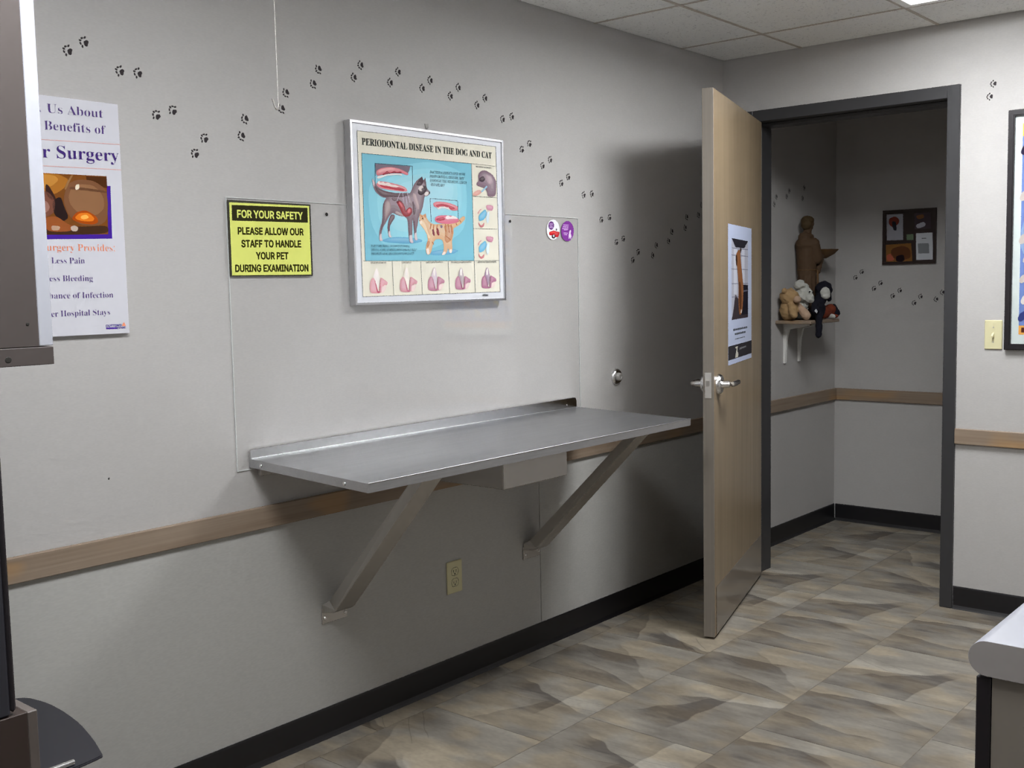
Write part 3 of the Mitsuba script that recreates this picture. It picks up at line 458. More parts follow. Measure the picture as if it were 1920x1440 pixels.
scene['wainscot_vinyl'] = {'type': 'twosided', 'b': {'type': 'principled', 'base_color': mikit.proc(lower_fn), 'roughness': 0.5, 'specular': 0.35}}
def tile_fn(p, n, uv):
    s = noise(p.x * 300, p.y * 300)
    h = smoothstep(0.80, 0.88, noise(p.x * 140 + 7, p.y * 140))
    return mi.Color3f(0.80, 0.80, 0.77) * (0.95 + 0.08 * s) * (1 - 0.25 * h)
scene['ceiling_board'] = {'type': 'twosided', 'b': {'type': 'diffuse', 'reflectance': mikit.proc(tile_fn)}}
plain('grid_metal', lin((172, 164, 152)), 0.5)
plain('white_enamel', lin((226, 226, 222)), 0.35)
def slate_fn(p, n, uv):
    col = dr.floor((p.x - 0.093) / 0.4645)
    odd = col - 2 * dr.floor(col / 2)
    yo = (p.y - dr.select(odd > 0.5, -0.90, -1.14)) / 0.495
    row = dr.floor(yo)
    u, v = (p.x - 0.093) / 0.4645 - col, yo - row
    k = dr.floor(cell_rand(col + 31, row + 57, 3) * 7)
    a, b = u + 9.3 * k, v + 5.1 * k
    wob = fbm(a * 2.3, b * 2.3, 4.2, 3) - 0.5
    t = mi.Float(0.47) + 0.85 * (fbm(a * 2.4 + 3, b * 6, 2.0, 4) - 0.5) + 0.26 * (fbm(a * 5 + 3 * wob, b * 24, 2.0, 2) - 0.5)
    for i, (amp, wid) in enumerate(((0.30, 3.0), (0.22, 3.8), (0.15, 4.5))):      # clefts: a sharp edge that fades away on both sides
        th = (cell_rand(k + 5, i + 1, 1) - 0.5) * (1.0 if i == 0 else 2.6) + (1.57 if i != 1 else 0.45)
        cu, cv = 0.2 + 0.6 * cell_rand(k + 5, i + 1, 2), 0.15 + 0.7 * cell_rand(k + 5, i + 1, 4)
        dd = (u - cu) * dr.cos(th) + (v - cv) * dr.sin(th) + 0.17 * wob + 0.03 * (noise(a * 9, b * 9, 5.0) - 0.5)
        lng = (u - cu) * dr.sin(th) - (v - cv) * dr.cos(th)
        here = 1 - smoothstep(0.25, 0.5, dr.abs(lng + 0.2 * wob))
        t += amp * here * (smoothstep(-0.008, 0.008, dd) * 2 - 1) * dr.exp(-wid * dr.abs(dd))
    t = dr.clip(t, 0, 1)
    c = mix((0.0860, 0.0739, 0.0618), (0.2715, 0.2433, 0.1975), t)
    warm = fbm(a * 4 + 7, b * 6, 6.0, 2)
    c = c * mix((1.04, 1.0, 0.93), (0.96, 0.99, 1.04), smoothstep(0.35, 0.65, warm))
    th = (cell_rand(k + 9, 2, 1) - 0.5) * 0.9 + 1.25
    ln_ = (u - 0.3) * dr.cos(th) + (v - 0.5) * dr.sin(th) + 0.11 * wob
    vein = dr.minimum(dr.abs(ln_), dr.abs(ln_ - 0.09 - 0.06 * u))
    on = smoothstep(0.50, 0.62, noise(a * 3, b * 3, 11.0))
    return c * (1 - 0.22 * on * (1 - smoothstep(0.001, 0.006, vein))) * (0.94 + 0.12 * noise(p.x * 90, p.y * 160))
scene['slate_tile'] = {'type': 'twosided', 'b': {'type': 'principled', 'base_color': mikit.proc(slate_fn), 'roughness': 0.38, 'specular': 0.35}}
plain('grout', lin((132, 124, 112)), 0.8, 0.1)
def rail_fn(p, n, uv):
    s = p.x + p.y
    g = fbm(s * 3, p.z * 160, 2.0, 3); m = fbm(s * 4.5, p.z * 12, 5.0, 2)
    c = mix((0.1944, 0.1393, 0.0972), (0.2664, 0.2098, 0.1598), g)
    return mix(c, (0.3760, 0.2080, 0.0720), smoothstep(0.58, 0.80, m) * 0.5)
scene['rail_wood'] = {'type': 'twosided', 'b': {'type': 'principled', 'base_color': mikit.proc(rail_fn), 'roughness': 0.45, 'specular': 0.4}}
def veneer_fn(p, n, uv):
    s = p.x * -0.29 + p.y * 0.96
    g = fbm(s * 17 + 0.8 * noise(s * 4, p.z * 1.2), p.z * 1.1, 1.0, 4); r = noise(s * 150, p.z * 5)
    return mix((0.1479, 0.1101, 0.0688), (0.2059, 0.1575, 0.1011), g) * (0.95 + 0.09 * r)
scene['door_veneer'] = {'type': 'twosided', 'b': {'type': 'principled', 'base_color': mikit.proc(veneer_fn), 'roughness': 0.33, 'specular': 0.5}}
def edge_fn(p, n, uv): return mix((0.1584, 0.1386, 0.1172), (0.1940, 0.1703, 0.1426), fbm(p.x * 120 + p.y * 120, p.z * 3, 1.0, 3))
scene['door_edge'] = {'type': 'twosided', 'b': {'type': 'principled', 'base_color': mikit.proc(edge_fn), 'roughness': 0.5}}
plain('charcoal_paint', lin((50, 50, 52)), 0.35, 0.5)
plain('black_vinyl', lin((20, 19, 22)), 0.4, 0.5)
def brush_fn(p, n, uv): return 0.13 + 0.016 * noise(p.x * 300, p.y * 8, p.z * 300)
scene['brushed_steel'] = {'type': 'twosided', 'b': {'type': 'roughconductor', 'material': 'none', 'specular_reflectance': rgb((0.5336, 0.5382, 0.5520)), 'distribution': 'ggx',
                          'alpha': mikit.proc(brush_fn)}}
scene['polished_steel'] = {'type': 'twosided', 'b': {'type': 'roughconductor', 'material': 'none', 'specular_reflectance': rgb((0.62, 0.62, 0.62)), 'alpha': 0.085}}
scene['satin_steel'] = {'type': 'twosided', 'b': {'type': 'roughconductor', 'material': 'none', 'specular_reflectance': rgb((0.56, 0.535, 0.505)), 'alpha': 0.30}}
scene['chrome'] = {'type': 'twosided', 'b': {'type': 'roughconductor', 'material': 'none', 'specular_reflectance': rgb((0.8, 0.8, 0.8)), 'alpha': 0.12}}
scene['aluminium'] = {'type': 'twosided', 'b': {'type': 'roughconductor', 'material': 'none', 'specular_reflectance': rgb((0.56, 0.56, 0.575)), 'alpha': 0.24}}
scene['acrylic_sheet'] = {'type': 'thindielectric', 'int_ior': 1.45}
plain('acrylic_edge', lin((196, 200, 198)), 0.3)
plain('ivory_plastic', lin((202, 196, 158)), 0.35)
plain('dark_gap', lin((28, 26, 22)), 0.7)
plain('rubber_grey', lin((150, 148, 144)), 0.6)
plain('poster_white', lin((238, 240, 246), 0.78), 0.35)
plain('poster_board', lin((222, 222, 230), 0.78), 0.4)
plain('sign_black', lin((46, 44, 30)), 0.4)
plain('cabinet_grey', lin((116, 110, 102)), 0.5, 0.3)
plain('cabinet_brown', lin((52, 42, 38)), 0.5, 0.3)
plain('laminate_white', lin((156, 158, 166)), 0.3, 0.5)
plain('laminate_edge', lin((86, 79, 75)), 0.35, 0.5)
plain('black_laminate', lin((26, 22, 26)), 0.4, 0.4)
plain('black_plastic', lin((40, 40, 46)), 0.5, 0.4)
plain('paw_ink', lin((52, 48, 50)), 0.7, 0.1)

# ---------------------------------------------------------------- the setting: shell
def struct(name, mesh, m, label, **k): return obj(name, mesh, m, label=label, kind='structure', **k)
ROOM = sbox(0, -5.9, 2.78, 0).difference(sbox(-1, -6, 1.55, -4.2))
DOORWAY = sbox(0.161, -0.001, 1.043, 0.141)
HALL = sbox(-0.03, 0.14, 5.0, 1.357)
struct('wall_left', box(-0.12, 0, -4.2, 0, 0, 2.60), 'wall_paint', 'long pale grey vinyl wall behind the steel table with stencilled paw prints')
for y0, y1 in ((-4.199, -1.437), (-1.434, -0.001)):
    obj('wainscot_panel', box(0.0002, 0.003, y0, y1, 0.05, 0.712, 0.0008), 'wainscot_vinyl', 'wall_left')
back = sbox(-0.15, 0, 5.2, 2.60).difference(sbox(0.11, -1, 1.095, 2.188))
struct('wall_back', place(prism(back, -0.14, 0), (0, 0, 0), (1, 0, 0), (0, 0, 1)), 'wall_paint', 'pale grey wall around the open doorway, with a light switch')
struct('wall_rear', box(-0.12, 1.55, -5.9, -4.2, 0, 2.60), 'wall_paint', 'grey wall return behind the near left cabinets')
struct('wall_rear_001', box(1.4, 2.9, -6.02, -5.9, 0, 2.60), 'wall_paint', 'grey wall closing the room behind the viewpoint')
struct('wall_right', box(2.78, 2.9, -5.9, 0, 0, 2.60), 'wall_paint', 'grey wall behind the white-topped counter')
struct('wall_hall_left', box(-0.15, -0.03, 0.14, 1.36, 0, 2.44), 'wall_paint', 'left wall of the dim hall beyond the doorway, carrying the toy shelf')
struct('wall_hall_back', box(-0.15, 5.2, 1.357, 1.47, 0, 2.44), 'wall_paint', 'end wall of the dim hall with the dark photo collage')
struct('wall_hall_right', box(5.0, 5.2, 0.14, 1.36, 0, 2.44), 'wall_paint', 'right end wall of the dim hall')

# floor of slate-look tiles, each a piece of its own
struct('floor', box(-0.15, 5.2, -6.0, 1.45, -0.08, -0.0012), 'grout', 'floor of grey and beige slate-look tiles')
FREE = union_all([ROOM.buffer(-0.0005), DOORWAY, HALL.buffer(-0.0005)])
whole = None
for c in range(-1, 11):
    x0 = 0.093 + 0.4645 * c
    off = -0.90 if c % 2 else -1.14
    for r in range(-11, 6):
        y0 = off + 0.495 * r
        cell = sbox(x0 + 0.0009, y0 + 0.0009, x0 + 0.4645 - 0.0009, y0 + 0.495 - 0.0009)
        g = cell.intersection(FREE)
        for piece in getattr(g, 'geoms', [g]):
            if piece.geom_type != 'Polygon' or piece.area < 3e-4: continue
            obj('tile', prism(piece, -0.0012, 0.0), 'slate_tile', 'floor')
# ceiling: boards dropped between a recessed grid
struct('ceiling', box(-0.12, 2.9, -5.95, 1.45, 2.60, 2.65), 'white_enamel', 'suspended ceiling of white boards in a metal grid')
GX = [0.0, 0.396, 1.0, 1.606, 2.21, 2.78]
GY = [-5.9, -5.616, -4.961, -4.306, -3.651, -2.996, -2.341, -1.686, -1.031, -0.376, 0.0]
LAMPS = [(2, 8, 'door'), (2, 4, 'rear')]      # column, first row of the two that a lamp fills
taken = {(c, r + d) for c, r, _ in [(2, 7, 0), (2, 3, 0)] for d in (0, 1)}
for i in range(5):
    for j in range(10):
        if (i, j) in taken or (i < 2 and GY[j + 1] < -4.25) or (i == 2 and GY[j + 1] <= -4.3): continue
        x0, x1, y0, y1 = GX[i], GX[i + 1], GY[j], GY[j + 1]
        if i == 2 and j < 2: continue
        obj('board', box(x0 + 0.0058, x1 - 0.0058, y0 + 0.0058, y1 - 0.0058, 2.44, 2.4615, 0.001), 'ceiling_board', 'ceiling')
for x in GX[1:5]: obj('grid_bar', box(x - 0.0068, x + 0.0068, -5.9, -0.001, 2.4372, 2.452, 0.001), 'grid_metal', 'ceiling')
for y in GY[1:10]: obj('grid_bar', box(0.001 if y > -4.2 else 1.551, 2.779, y - 0.0068, y + 0.0068, 2.4375, 2.452, 0.001), 'grid_metal', 'ceiling')
struct('ceiling_hall', box(-0.15, 5.2, 0.14, 1.45, 2.44, 2.461), 'ceiling_board', 'plain white ceiling of the dim hall')

def baseboard(name, x0, x1, y0, y1, side, label):
    """a coved vinyl base: thin strip whose foot flares out"""
    prof = [(0, 0), (0.012, 0), (0.0085, 0.006), (0.0045, 0.016), (0.004, 0.092), (0.0025, 0.0975), (0, 0.0975)]
    P = Polygon(prof)
    L = abs(y1 - y0) if side in '+x-x' else abs(x1 - x0)
    m = prism(P, 0, L)
    if side == '+x': m = place(m, (x0, y1, 0), (1, 0, 0), (0, 0, 1))
    elif side == '-y': m = place(m, (x0, y0, 0), (0, -1, 0), (0, 0, 1), (1, 0, 0))
    if m.volume < 0: m.invert()
    return struct(name, m, 'black_vinyl', label)
baseboard('baseboard_left', 0.0035, 0, -4.19, -0.002, '+x', 'black vinyl baseboard along the wall below the steel table')
baseboard('baseboard_back', 1.097, 2.775, -0.0005, 0, '-y', 'short black vinyl baseboard right of the doorway')
baseboard('baseboard_hall_left', -0.0295, 0, 0.16, 1.355, '+x', 'black vinyl baseboard on the left wall of the hall')
baseboard('baseboard_hall_back', -0.02, 4.99, 1.3565, 0, '-y', 'black vinyl baseboard on the end wall of the hall')

struct('trim_1', box(0.0005, 0.016, -4.19, -0.002, 0.708, 0.7725, 0.002), 'rail_wood', 'worn wooden chair rail passing behind the steel table')
struct('trim_2', box(1.0955, 2.77, -0.0165, -0.0005, 0.708, 0.7725, 0.002), 'rail_wood', 'wooden chair rail right of the doorway below the light switch')
struct('trim_3', box(-0.0295, -0.014, 0.16, 1.356, 0.7125, 0.779, 0.002), 'rail_wood', 'wooden chair rail on the left wall of the hall')
struct('trim_4', box(-0.013, 4.99, 1.341, 1.3565, 0.7125, 0.779, 0.002), 'rail_wood', 'wooden chair rail on the end wall of the hall')

# door frame of painted steel
fr = thing('trim_5', 'charcoal painted steel frame of the doorway to the hall', None, kind='structure')
face = union_all([sbox(0.1105, 0.0005, 0.161, 2.1875), sbox(1.043, 0.0005, 1.0945, 2.1875), sbox(0.1105, 2.136, 1.0945, 2.1875)])
jamb = lambda x0, x1, z0, z1: box(x0, x1, -0.012, 0.152, z0, z1, 0.002)
obj('jamb', jamb(0.1105, 0.161, 0.0005, 2.1875), 'charcoal_paint', fr)
obj('jamb', jamb(1.043, 1.0945, 0.0005, 2.1875), 'charcoal_paint', fr)
obj('head', jamb(0.161, 1.043, 2.136, 2.1875), 'charcoal_paint', fr)
obj('door_stop', join(box(0.161, 0.176, 0.05, 0.15, 0.0005, 2.136, 0.002), box(1.028, 1.043, 0.05, 0.15, 0.0005, 2.136, 0.002), box(0.176, 1.028, 0.05, 0.15, 2.121, 2.136, 0.002)), 'charcoal_paint', fr)

# ---------------------------------------------------------------- the open door
d = np.array([0.29276945, -0.95618306, 0]); nrm = np.array([0.95618306, 0.29276945, 0]); HINGE = np.array([0.204, 0.0, 0])
DO, DU, DV = HINGE + d * 1.012, -d, np.array([0, 0, 1.0])        # u runs from the free edge to the hinge, w out of the visible face
say('door_1', 'flush wooden door standing open against the left wall, poster taped to it', None, kind='structure')
dp = lambda m: place(m, DO, DU, DV)
obj('leaf', dp(box(0.002, 1.0, 0.009, 2.132, -0.044, 0.0, 0.0015)), 'door_veneer', 'door_1')
obj('edge_band', dp(box(0.0, 0.0025, 0.009, 2.132, -0.0438, -0.0002, 0.0008)), 'door_edge', 'door_1')
scene['kick_film'] = {'type': 'twosided', 'b': {'type': 'principled', 'base_color': rgb((0.105, 0.085, 0.066)), 'roughness': 0.10, 'specular': 0.6}}
obj('kick_plate', dp(box(0.030, 0.99, 0.012, 0.205, 0.0002, 0.002, 0.0005)), 'kick_film', 'door_1')
obj('latch_plate', dp(box(-0.0012, 0.0, 0.955, 1.055, -0.036, -0.010, 0.0004)), 'satin_steel', 'door_1')
obj('latch_bolt', dp(hull([(0, 1.003, -0.030), (0, 1.023, -0.030), (0, 1.003, -0.016), (0, 1.023, -0.016), (-0.010, 1.003, -0.030), (-0.010, 1.023, -0.030)])), 'satin_steel', 'door_1__latch_plate')
for sgn in (1, -1):
    lv = numbered('door_1__lever_handle')
    w0 = 0.0003 if sgn > 0 else -0.0443
    rose = lathe([(0, 0), (0.040, 0), (0.040, 0.007), (0.037, 0.012), (0.033, 0.017), (0.015, 0.017), (0.013, 0.045), (0.0, 0.045)], 36)
    if sgn < 0: rose = place(rose, (0, 0, 0), (1, 0, 0), (0, -1, 0))
    rose.apply_translation([0.066, 1.005, w0])
    pts = [(0.066, 1.005, w0 + sgn * 0.046), (0.072, 1.005, w0 + sgn * 0.056), (0.085, 1.005, w0 + sgn * 0.060), (0.12, 1.005, w0 + sgn * 0.060), (0.175, 1.005, w0 + sgn * 0.058)]
    obj('rose', dp(rose), 'chrome', lv, smooth=40)
    scene[lv] = mikit.ply(dp(tube(np.vstack([[(0.066, 1.005, w0 + sgn * 0.03)], pts]), [0.010, 0.0105, 0.0105, 0.0105, 0.0098, 0.0092], 14)), 'satin_steel', smooth=45)

# ---------------------------------------------------------------- ceiling lights
scene['louvre_metal'] = {'type': 'twosided', 'b': {'type': 'principled', 'base_color': rgb((0.55, 0.56, 0.57)), 'roughness': 0.35, 'metallic': 0.0, 'specular': 0.5}}
for (j, rad, lab) in ((7, LAMP_DOOR, 'fluorescent ceiling light nearest the doorway, its corner at the top edge of the picture'), (3, LAMP_REAR, 'fluorescent ceiling light over the near half of the room')):
    x0, x1, y0, y1 = GX[2], GX[3], GY[j], GY[j + 2]
    t = thing('ceiling_light', lab, 'ceiling light', 'recessed ceiling lights')
    rim = sbox(x0 + 0.004, y0 + 0.004, x1 - 0.004, y1 - 0.004).difference(sbox(x0 + 0.036, y0 + 0.036, x1 - 0.036, y1 - 0.036))
    obj('frame', prism(rim, 2.4375, 2.447), 'white_enamel', t)
    a0, a1, b0, b1, zt = x0 + 0.034, x1 - 0.034, y0 + 0.034, y1 - 0.034, 2.4475 + LOUVRE
    obj('housing', join(box(a0 - .003, a0, b0, b1, 2.4475, zt), box(a1, a1 + .003, b0, b1, 2.4475, zt), box(a0, a1, b0 - .003, b0, 2.4475, zt), box(a0, a1, b1, b1 + .003, 2.4475, zt), box(a0 - .003, a1 + .003, b0 - .003, b1 + .003, zt, zt + 0.01)), 'louvre_metal', t)
    for i in range(1, NX): obj('louvre_blade', box(a0 + (a1 - a0) * i / NX - 0.001, a0 + (a1 - a0) * i / NX + 0.001, b0, b1, 2.449, zt - 0.004), 'louvre_metal', t)
    for i in range(1, NY): obj('louvre_blade', box(a0, a1, b0 + (b1 - b0) * i / NY - 0.001, b0 + (b1 - b0) * i / NY + 0.001, 2.449, zt - 0.004), 'louvre_metal', t)
    e, share = DIMMED_ENDS
    for k, (c0, c1) in enumerate(((b0 + e, b1 - e), (b1 - e, b1), (b0, b0 + e))):      # full-strength lens middle, then its two ends dimmed for the back wall
        v = [(a0, c0, zt - 0.002), (a1, c0, zt - 0.002), (a1, c1, zt - 0.002), (a0, c1, zt - 0.002)]
        scene['%s__lens__%03d' % (t, k + 1)] = mikit.ply(trimesh.Trimesh(v, [[0, 2, 1], [0, 3, 2]], process=False), 'white_enamel', emitter={'type': 'area', 'radiance': rgb([r * (share if k else 1) for r in rad])})

# ---------------------------------------------------------------- things on the long wall
WU, WV = (0, 1, 0), (0, 0, 1)
# paw prints, stencilled in pairs along a path
PAWS = [(-3.248,2.0),(-3.204,2.027),(-3.11,1.969),(-3.059,1.971),(-3.011,1.868),(-2.961,1.886),(-2.898,1.777),(-2.866,1.821),(-2.743,1.84),(-2.729,1.889),(-2.598,1.932),(-2.58,1.98),(-2.476,2.019),(-2.454,2.065),(-2.313,2.059),(-2.283,2.101),(-2.158,2.063),(-2.121,2.102),(-2.012,2.063),(-1.973,2.094),(-1.876,2.054),(-1.835,2.088),(-1.74,2.039),(-1.697,2.068),(-1.603,2.004),(-1.551,2.019),(-1.497,1.904),(-1.452,1.929),(-1.375,1.854),(-1.328,1.88),(-1.26,1.795),(-1.215,1.822),(-1.115,1.758),(-1.06,1.765),(-0.996,1.663),(-0.939,1.675),(-0.891,1.574),(-0.84,1.59),(-0.77,1.502),(-0.729,1.536),(-0.616,1.524),(-0.586,1.568),(-0.485,1.588),(-0.458,1.631),(-0.344,1.651),(-0.33,1.7),(-0.226,1.713),(-0.197,1.761)]
pad = chaikin([(-0.2, 0.0), (0.12, 0.42), (0.42, 0.40), (0.5, 0.15), (0.42, 0.0), (0.5, -0.15), (0.42, -0.40), (0.12, -0.42)], 3)
def toe(x, y, a): return affinity.translate(affinity.rotate(affinity.scale(Polygon([(math.cos(t), math.sin(t)) for t in np.linspace(0, 2 * math.pi, 14)[:-1]]), 0.19, 0.125), a), x, y)
PAW = union_all([Polygon(pad).buffer(0)] + [toe(-0.17, 0.62, 70), toe(-0.52, 0.36, 40), toe(-0.66, 0.0, 0), toe(-0.52, -0.36, -40), toe(-0.17, -0.62, -70)])      # toes ahead, to -x
def paw_path(pts, parent, plane, size):
    size *= 1.22
    P = np.array(pts); C = (P[0::2] + P[1::2]) / 2
    for i, q in enumerate(P):
        k = i // 2; a, b = C[max(k - 1, 0)], C[min(k + 1, len(C) - 1)] if k == 0 else C[k]
        ang = math.degrees(math.atan2(b[1] - a[1], b[0] - a[0]))
        g = affinity.translate(affinity.scale(affinity.rotate(PAW, ang, origin=(0, 0)), size, size, origin=(0, 0)), q[0], q[1])
        m = prism(g, 0.0001, 0.0006)
        obj('paw_print', plane(m), 'paw_ink', parent)
paw_path(PAWS, 'wall_left', lambda m: place(m, (0, 0, 0), WU, WV), 0.0158)
paw_path([(1.209, 2.123), (1.222, 2.172)], 'wall_back', lambda m: place(m, (0, 0, 0), (1, 0, 0), (0, 0, 1)), 0.0158)
paw_path([(0.091,1.413),(0.128,1.445),(0.2,1.35),(0.237,1.38),(0.307,1.307),(0.346,1.337),(0.426,1.268),(0.461,1.303),(0.545,1.288),(0.578,1.325)], 'wall_hall_back', lambda m: place(m, (0, 1.357, 0), (1, 0, 0), (0, 0, 1)), 0.0158)
paw_path([(0.591,1.801),(0.615,1.84),(0.732,1.849),(0.763,1.879),(0.924,1.847),(0.943,1.905)], 'wall_hall_left', lambda m: place(m, (-0.03, 0, 0), WU, WV), 0.0158)
obj('scuff', place(prism(Polygon(chaikin([(-0.003, 0), (0, 0.004), (0.003, 0.001), (0.001, -0.003)])), 0.0001, 0.0005), (0, -3.202, 0.924), WU, WV), 'paw_ink', 'wall_left')

# clear splash panel
t = thing('splash_panel', 'large clear acrylic panel screwed to the wall above the steel table', 'wall panel')
PY0, PY1, PZ0, PZ1 = -2.809, -1.1605, 0.886, 1.6655
v = [(0.0032, PY0 + .002, PZ0 + .002), (0.0032, PY1 - .002, PZ0 + .002), (0.0032, PY1 - .002, PZ1 - .002), (0.0032, PY0 + .002, PZ1 - .002)]
obj('sheet', trimesh.Trimesh(v, [[0, 1, 2], [0, 2, 3]], process=False), 'acrylic_sheet', t)
rimg = sbox(PY0, PZ0, PY1, PZ1).difference(sbox(PY0 + 0.002, PZ0 + 0.002, PY1 - 0.002, PZ1 - 0.002))
obj('polished_edge', place(prism(rimg, 0.0003, 0.0035), (0, 0, 0), WU, WV), 'acrylic_edge', t)
for y, z in ((-2.446, 1.631), (-1.578, 1.639)):
    obj('screw', place(lathe([(0, 0), (0.0052, 0), (0.0048, 0.0012), (0.0028, 0.0026), (0, 0.003)], 16), (0.0036, y, z), WU, WV), 'dark_gap', t, smooth=40)

# surgery poster: board with print
t = thing('surgery_poster', 'tall white poster about surgery with purple lettering, beside the near left cabinet', 'poster')
sO = (0.0135, -3.13, 1.2985)
obj('board', box(0.0005, 0.0135, -3.536, -3.13, 1.2985, 1.882, 0.0006), 'poster_board', t)
print_art(t, 'surgery', sO, WU, WV, 0.95, shade=False)
# yellow sign
t = thing('safety_sign', 'yellow and black sign asking owners to let staff handle the pet', 'sign')
obj('plate', box(0.0055, 0.0085, -2.8075, -2.5115, 1.4435, 1.6575, 0.0005), 'sign_black', t)
print_art(t, 'safety', (0.0085, -2.8075, 1.4435), WU, WV, 0.98)
# periodontal poster in an aluminium frame
t = thing('dental_poster', 'aluminium framed poster on periodontal disease with a dog and a cat', 'poster')
F0, F1, Z0, Z1 = -2.3655, -1.6415, 1.351, 1.9225
ring = lambda a, b: sbox(F0 + a, Z0 + a, F1 - a, Z1 - a).difference(sbox(F0 + b, Z0 + b, F1 - b, Z1 - b))
obj('frame', place(join(prism(ring(0, 0.003), 0.0042, 0.031), prism(ring(0.0005, 0.0075), 0.0285, 0.0325)), (0, 0, 0), WU, WV), 'aluminium', t)
obj('sheet', box(0.020, 0.0275, F0 + 0.0035, F1 - 0.0035, Z0 + 0.0035, Z1 - 0.0035), 'poster_white', t)
print_art(t, 'periodontal', (0.0275, F0, Z0), WU, WV, 0.98)
# stickers
for key, lab in (('car_sticker', 'round white sticker with a red car, left of the pair on the clear panel'), ('dog_sticker', 'round purple sticker with a white dog, right of the pair on the clear panel')):
    t = thing('sticker', lab, 'sticker', 'stickers on the clear panel')
    print_art(t, key, (0.0036, 0, 0), WU, WV, 0.98)
# wall bumper
t = thing('door_bumper', 'round chrome wall bumper with rubber centre behind the open door', 'door stop')
o = (0.0004, -0.906, 1.016)
obj('ring', place(lathe([(0, 0), (0.034, 0), (0.034, 0.004), (0.031, 0.009), (0.027, 0.012), (0.019, 0.012), (0.018, 0.006), (0, 0.006)], 36), o, WU, WV), 'chrome', t, smooth=35)
obj('rubber_pad', place(lathe([(0, 0.0062), (0.0175, 0.0062), (0.0165, 0.020), (0.013, 0.025), (0.008, 0.0255), (0.006, 0.023), (0, 0.023)], 28), o, WU, WV), 'rubber_grey', t, smooth=35)
# outlet
t = thing('wall_outlet', 'ivory duplex power outlet low on the wall under the steel table', 'outlet')
o = (0.0032, -1.9235, 0.385)
obj('plate', place(box(-0.0385, 0.0385, -0.0575, 0.0575, 0, 0.006, 0.0025), o, WU, WV), 'ivory_plastic', t)
for dz in (0.0195, -0.0195):
    g = Polygon([(0.0172 * math.cos(a), max(-0.0135, min(0.0135, 0.0172 * math.sin(a))) + dz) for a in np.linspace(0, 2 * math.pi, 33)[:-1]])
    r = obj('receptacle', place(prism(g.buffer(0.0012).difference(g), 0.0058, 0.0063), o, WU, WV), 'dark_gap', t)
    slots = union_all([sbox(-0.0075, dz - 0.003, -0.0052, dz + 0.006), sbox(0.0052, dz - 0.003, 0.0075, dz + 0.006), sbox(-0.0025, dz - 0.0105, 0.0025, dz - 0.0055)])
    obj('slots', place(prism(slots, 0.0058, 0.0064), o, WU, WV), 'dark_gap', r)
obj('screw', place(lathe([(0, 0.0058), (0.003, 0.0058), (0.0028, 0.0068), (0, 0.007)], 12), o, WU, WV), 'ivory_plastic', t)
# hanger wire with its hook, from the ceiling grid
t = thing('hanging_wire', 'thin wire with a small hook hanging from the ceiling in front of the paw prints', 'wire')
wy = -2.8455
obj('strand', tube([(0.30, wy, 2.44), (0.30, wy - 0.001, 2.2), (0.30, wy, 1.885)], 0.0013, 8), 'satin_steel', t, smooth=60)
obj('hook', tube([(0.30, wy, 1.884), (0.30, wy + 0.001, 1.876), (0.30, wy - 0.001, 1.868), (0.30, wy - 0.006, 1.866), (0.30, wy - 0.011, 1.872), (0.30, wy - 0.018, 1.892)], 0.0024, 8), 'satin_steel', t, smooth=60)
# picture hook left above the dental poster
t = thing('picture_hook', 'small grey picture hook on the wall just above the dental poster', 'hook')
obj('plate', place(prism(Polygon([(-0.009, 0.008), (0.009, 0.008), (0.003, -0.010), (-0.003, -0.010)]), 0.0003, 0.003), (0, -1.999, 1.94), WU, WV), 'rubber_grey', t)
obj('tongue', hull([(0.003, -2.002, 1.932), (0.003, -1.996, 1.932), (0.010, -2.0015, 1.938), (0.010, -1.9965, 1.938), (0.003, -2.002, 1.930), (0.003, -1.996, 1.930)]), 'rubber_grey', t)

# ---------------------------------------------------------------- steel examination table
t = thing('exam_table', 'long wall-mounted stainless steel examination table on two diagonal struts', 'table')
A, B_, C_, D_ = np.array([0.0045, -2.768]), np.array([0.560, -2.812]), np.array([0.560, -1.243]), np.array([0.0045, -1.199])
zb, zf = 0.9185, 0.9095
def slab(h0, h1, inset=0.0):
    pts = []
    for (q, z) in ((A, zb), (B_, zf), (C_, zf), (D_, zb)):
        s = q + np.array([1 if q[0] < .1 else -1, 1 if q[1] < -2 else -1]) * inset
        pts += [(s[0], s[1], z + h0), (s[0], s[1], z + h1)]
    return hull(pts)
top = to_man(slab(-0.0045, 0.0))
edge = to_man(slab(-0.0245, -0.0035)) - to_man(slab(-0.05, 0.001, 0.003))
obj('tabletop', man(top), 'brushed_steel', t)
obj('skirt', man(edge), 'brushed_steel', t)
obj('rim_bead', tube([(0.561, -2.8125, zf + 0.0006), (0.561, -1.2435, zf + 0.0003)], 0.0016, 8), 'aluminium', t, smooth=60)
bs = Polygon(np.vstack([[(-2.768, 0.900)], [(-1.200, 0.900)], [(-1.200 + 0.014 * math.cos(a) - 0.014, 0.946 + 0.014 * math.sin(a) - 0.004) for a in np.linspace(0, math.pi / 2, 7)], [(-2.764, 0.945)], [(-2.768, 0.941)]]))
obj('backsplash', place(prism(bs, 0.0045, 0.012), (0, 0, 0), WU, WV), 'polished_steel', t)
obj('seam_bead', tube([(0.0125, -2.766, zb + 0.0006), (0.0125, -1.21, zb + 0.0006)], 0.0022, 8), 'aluminium', t, smooth=60)
obj('slot_screw', place(lathe([(0, 0), (0.0035, 0), (0.003, 0.0015), (0, 0.002)], 12), (0.0122, -1.262, 0.932), WU, WV), 'chrome', t)
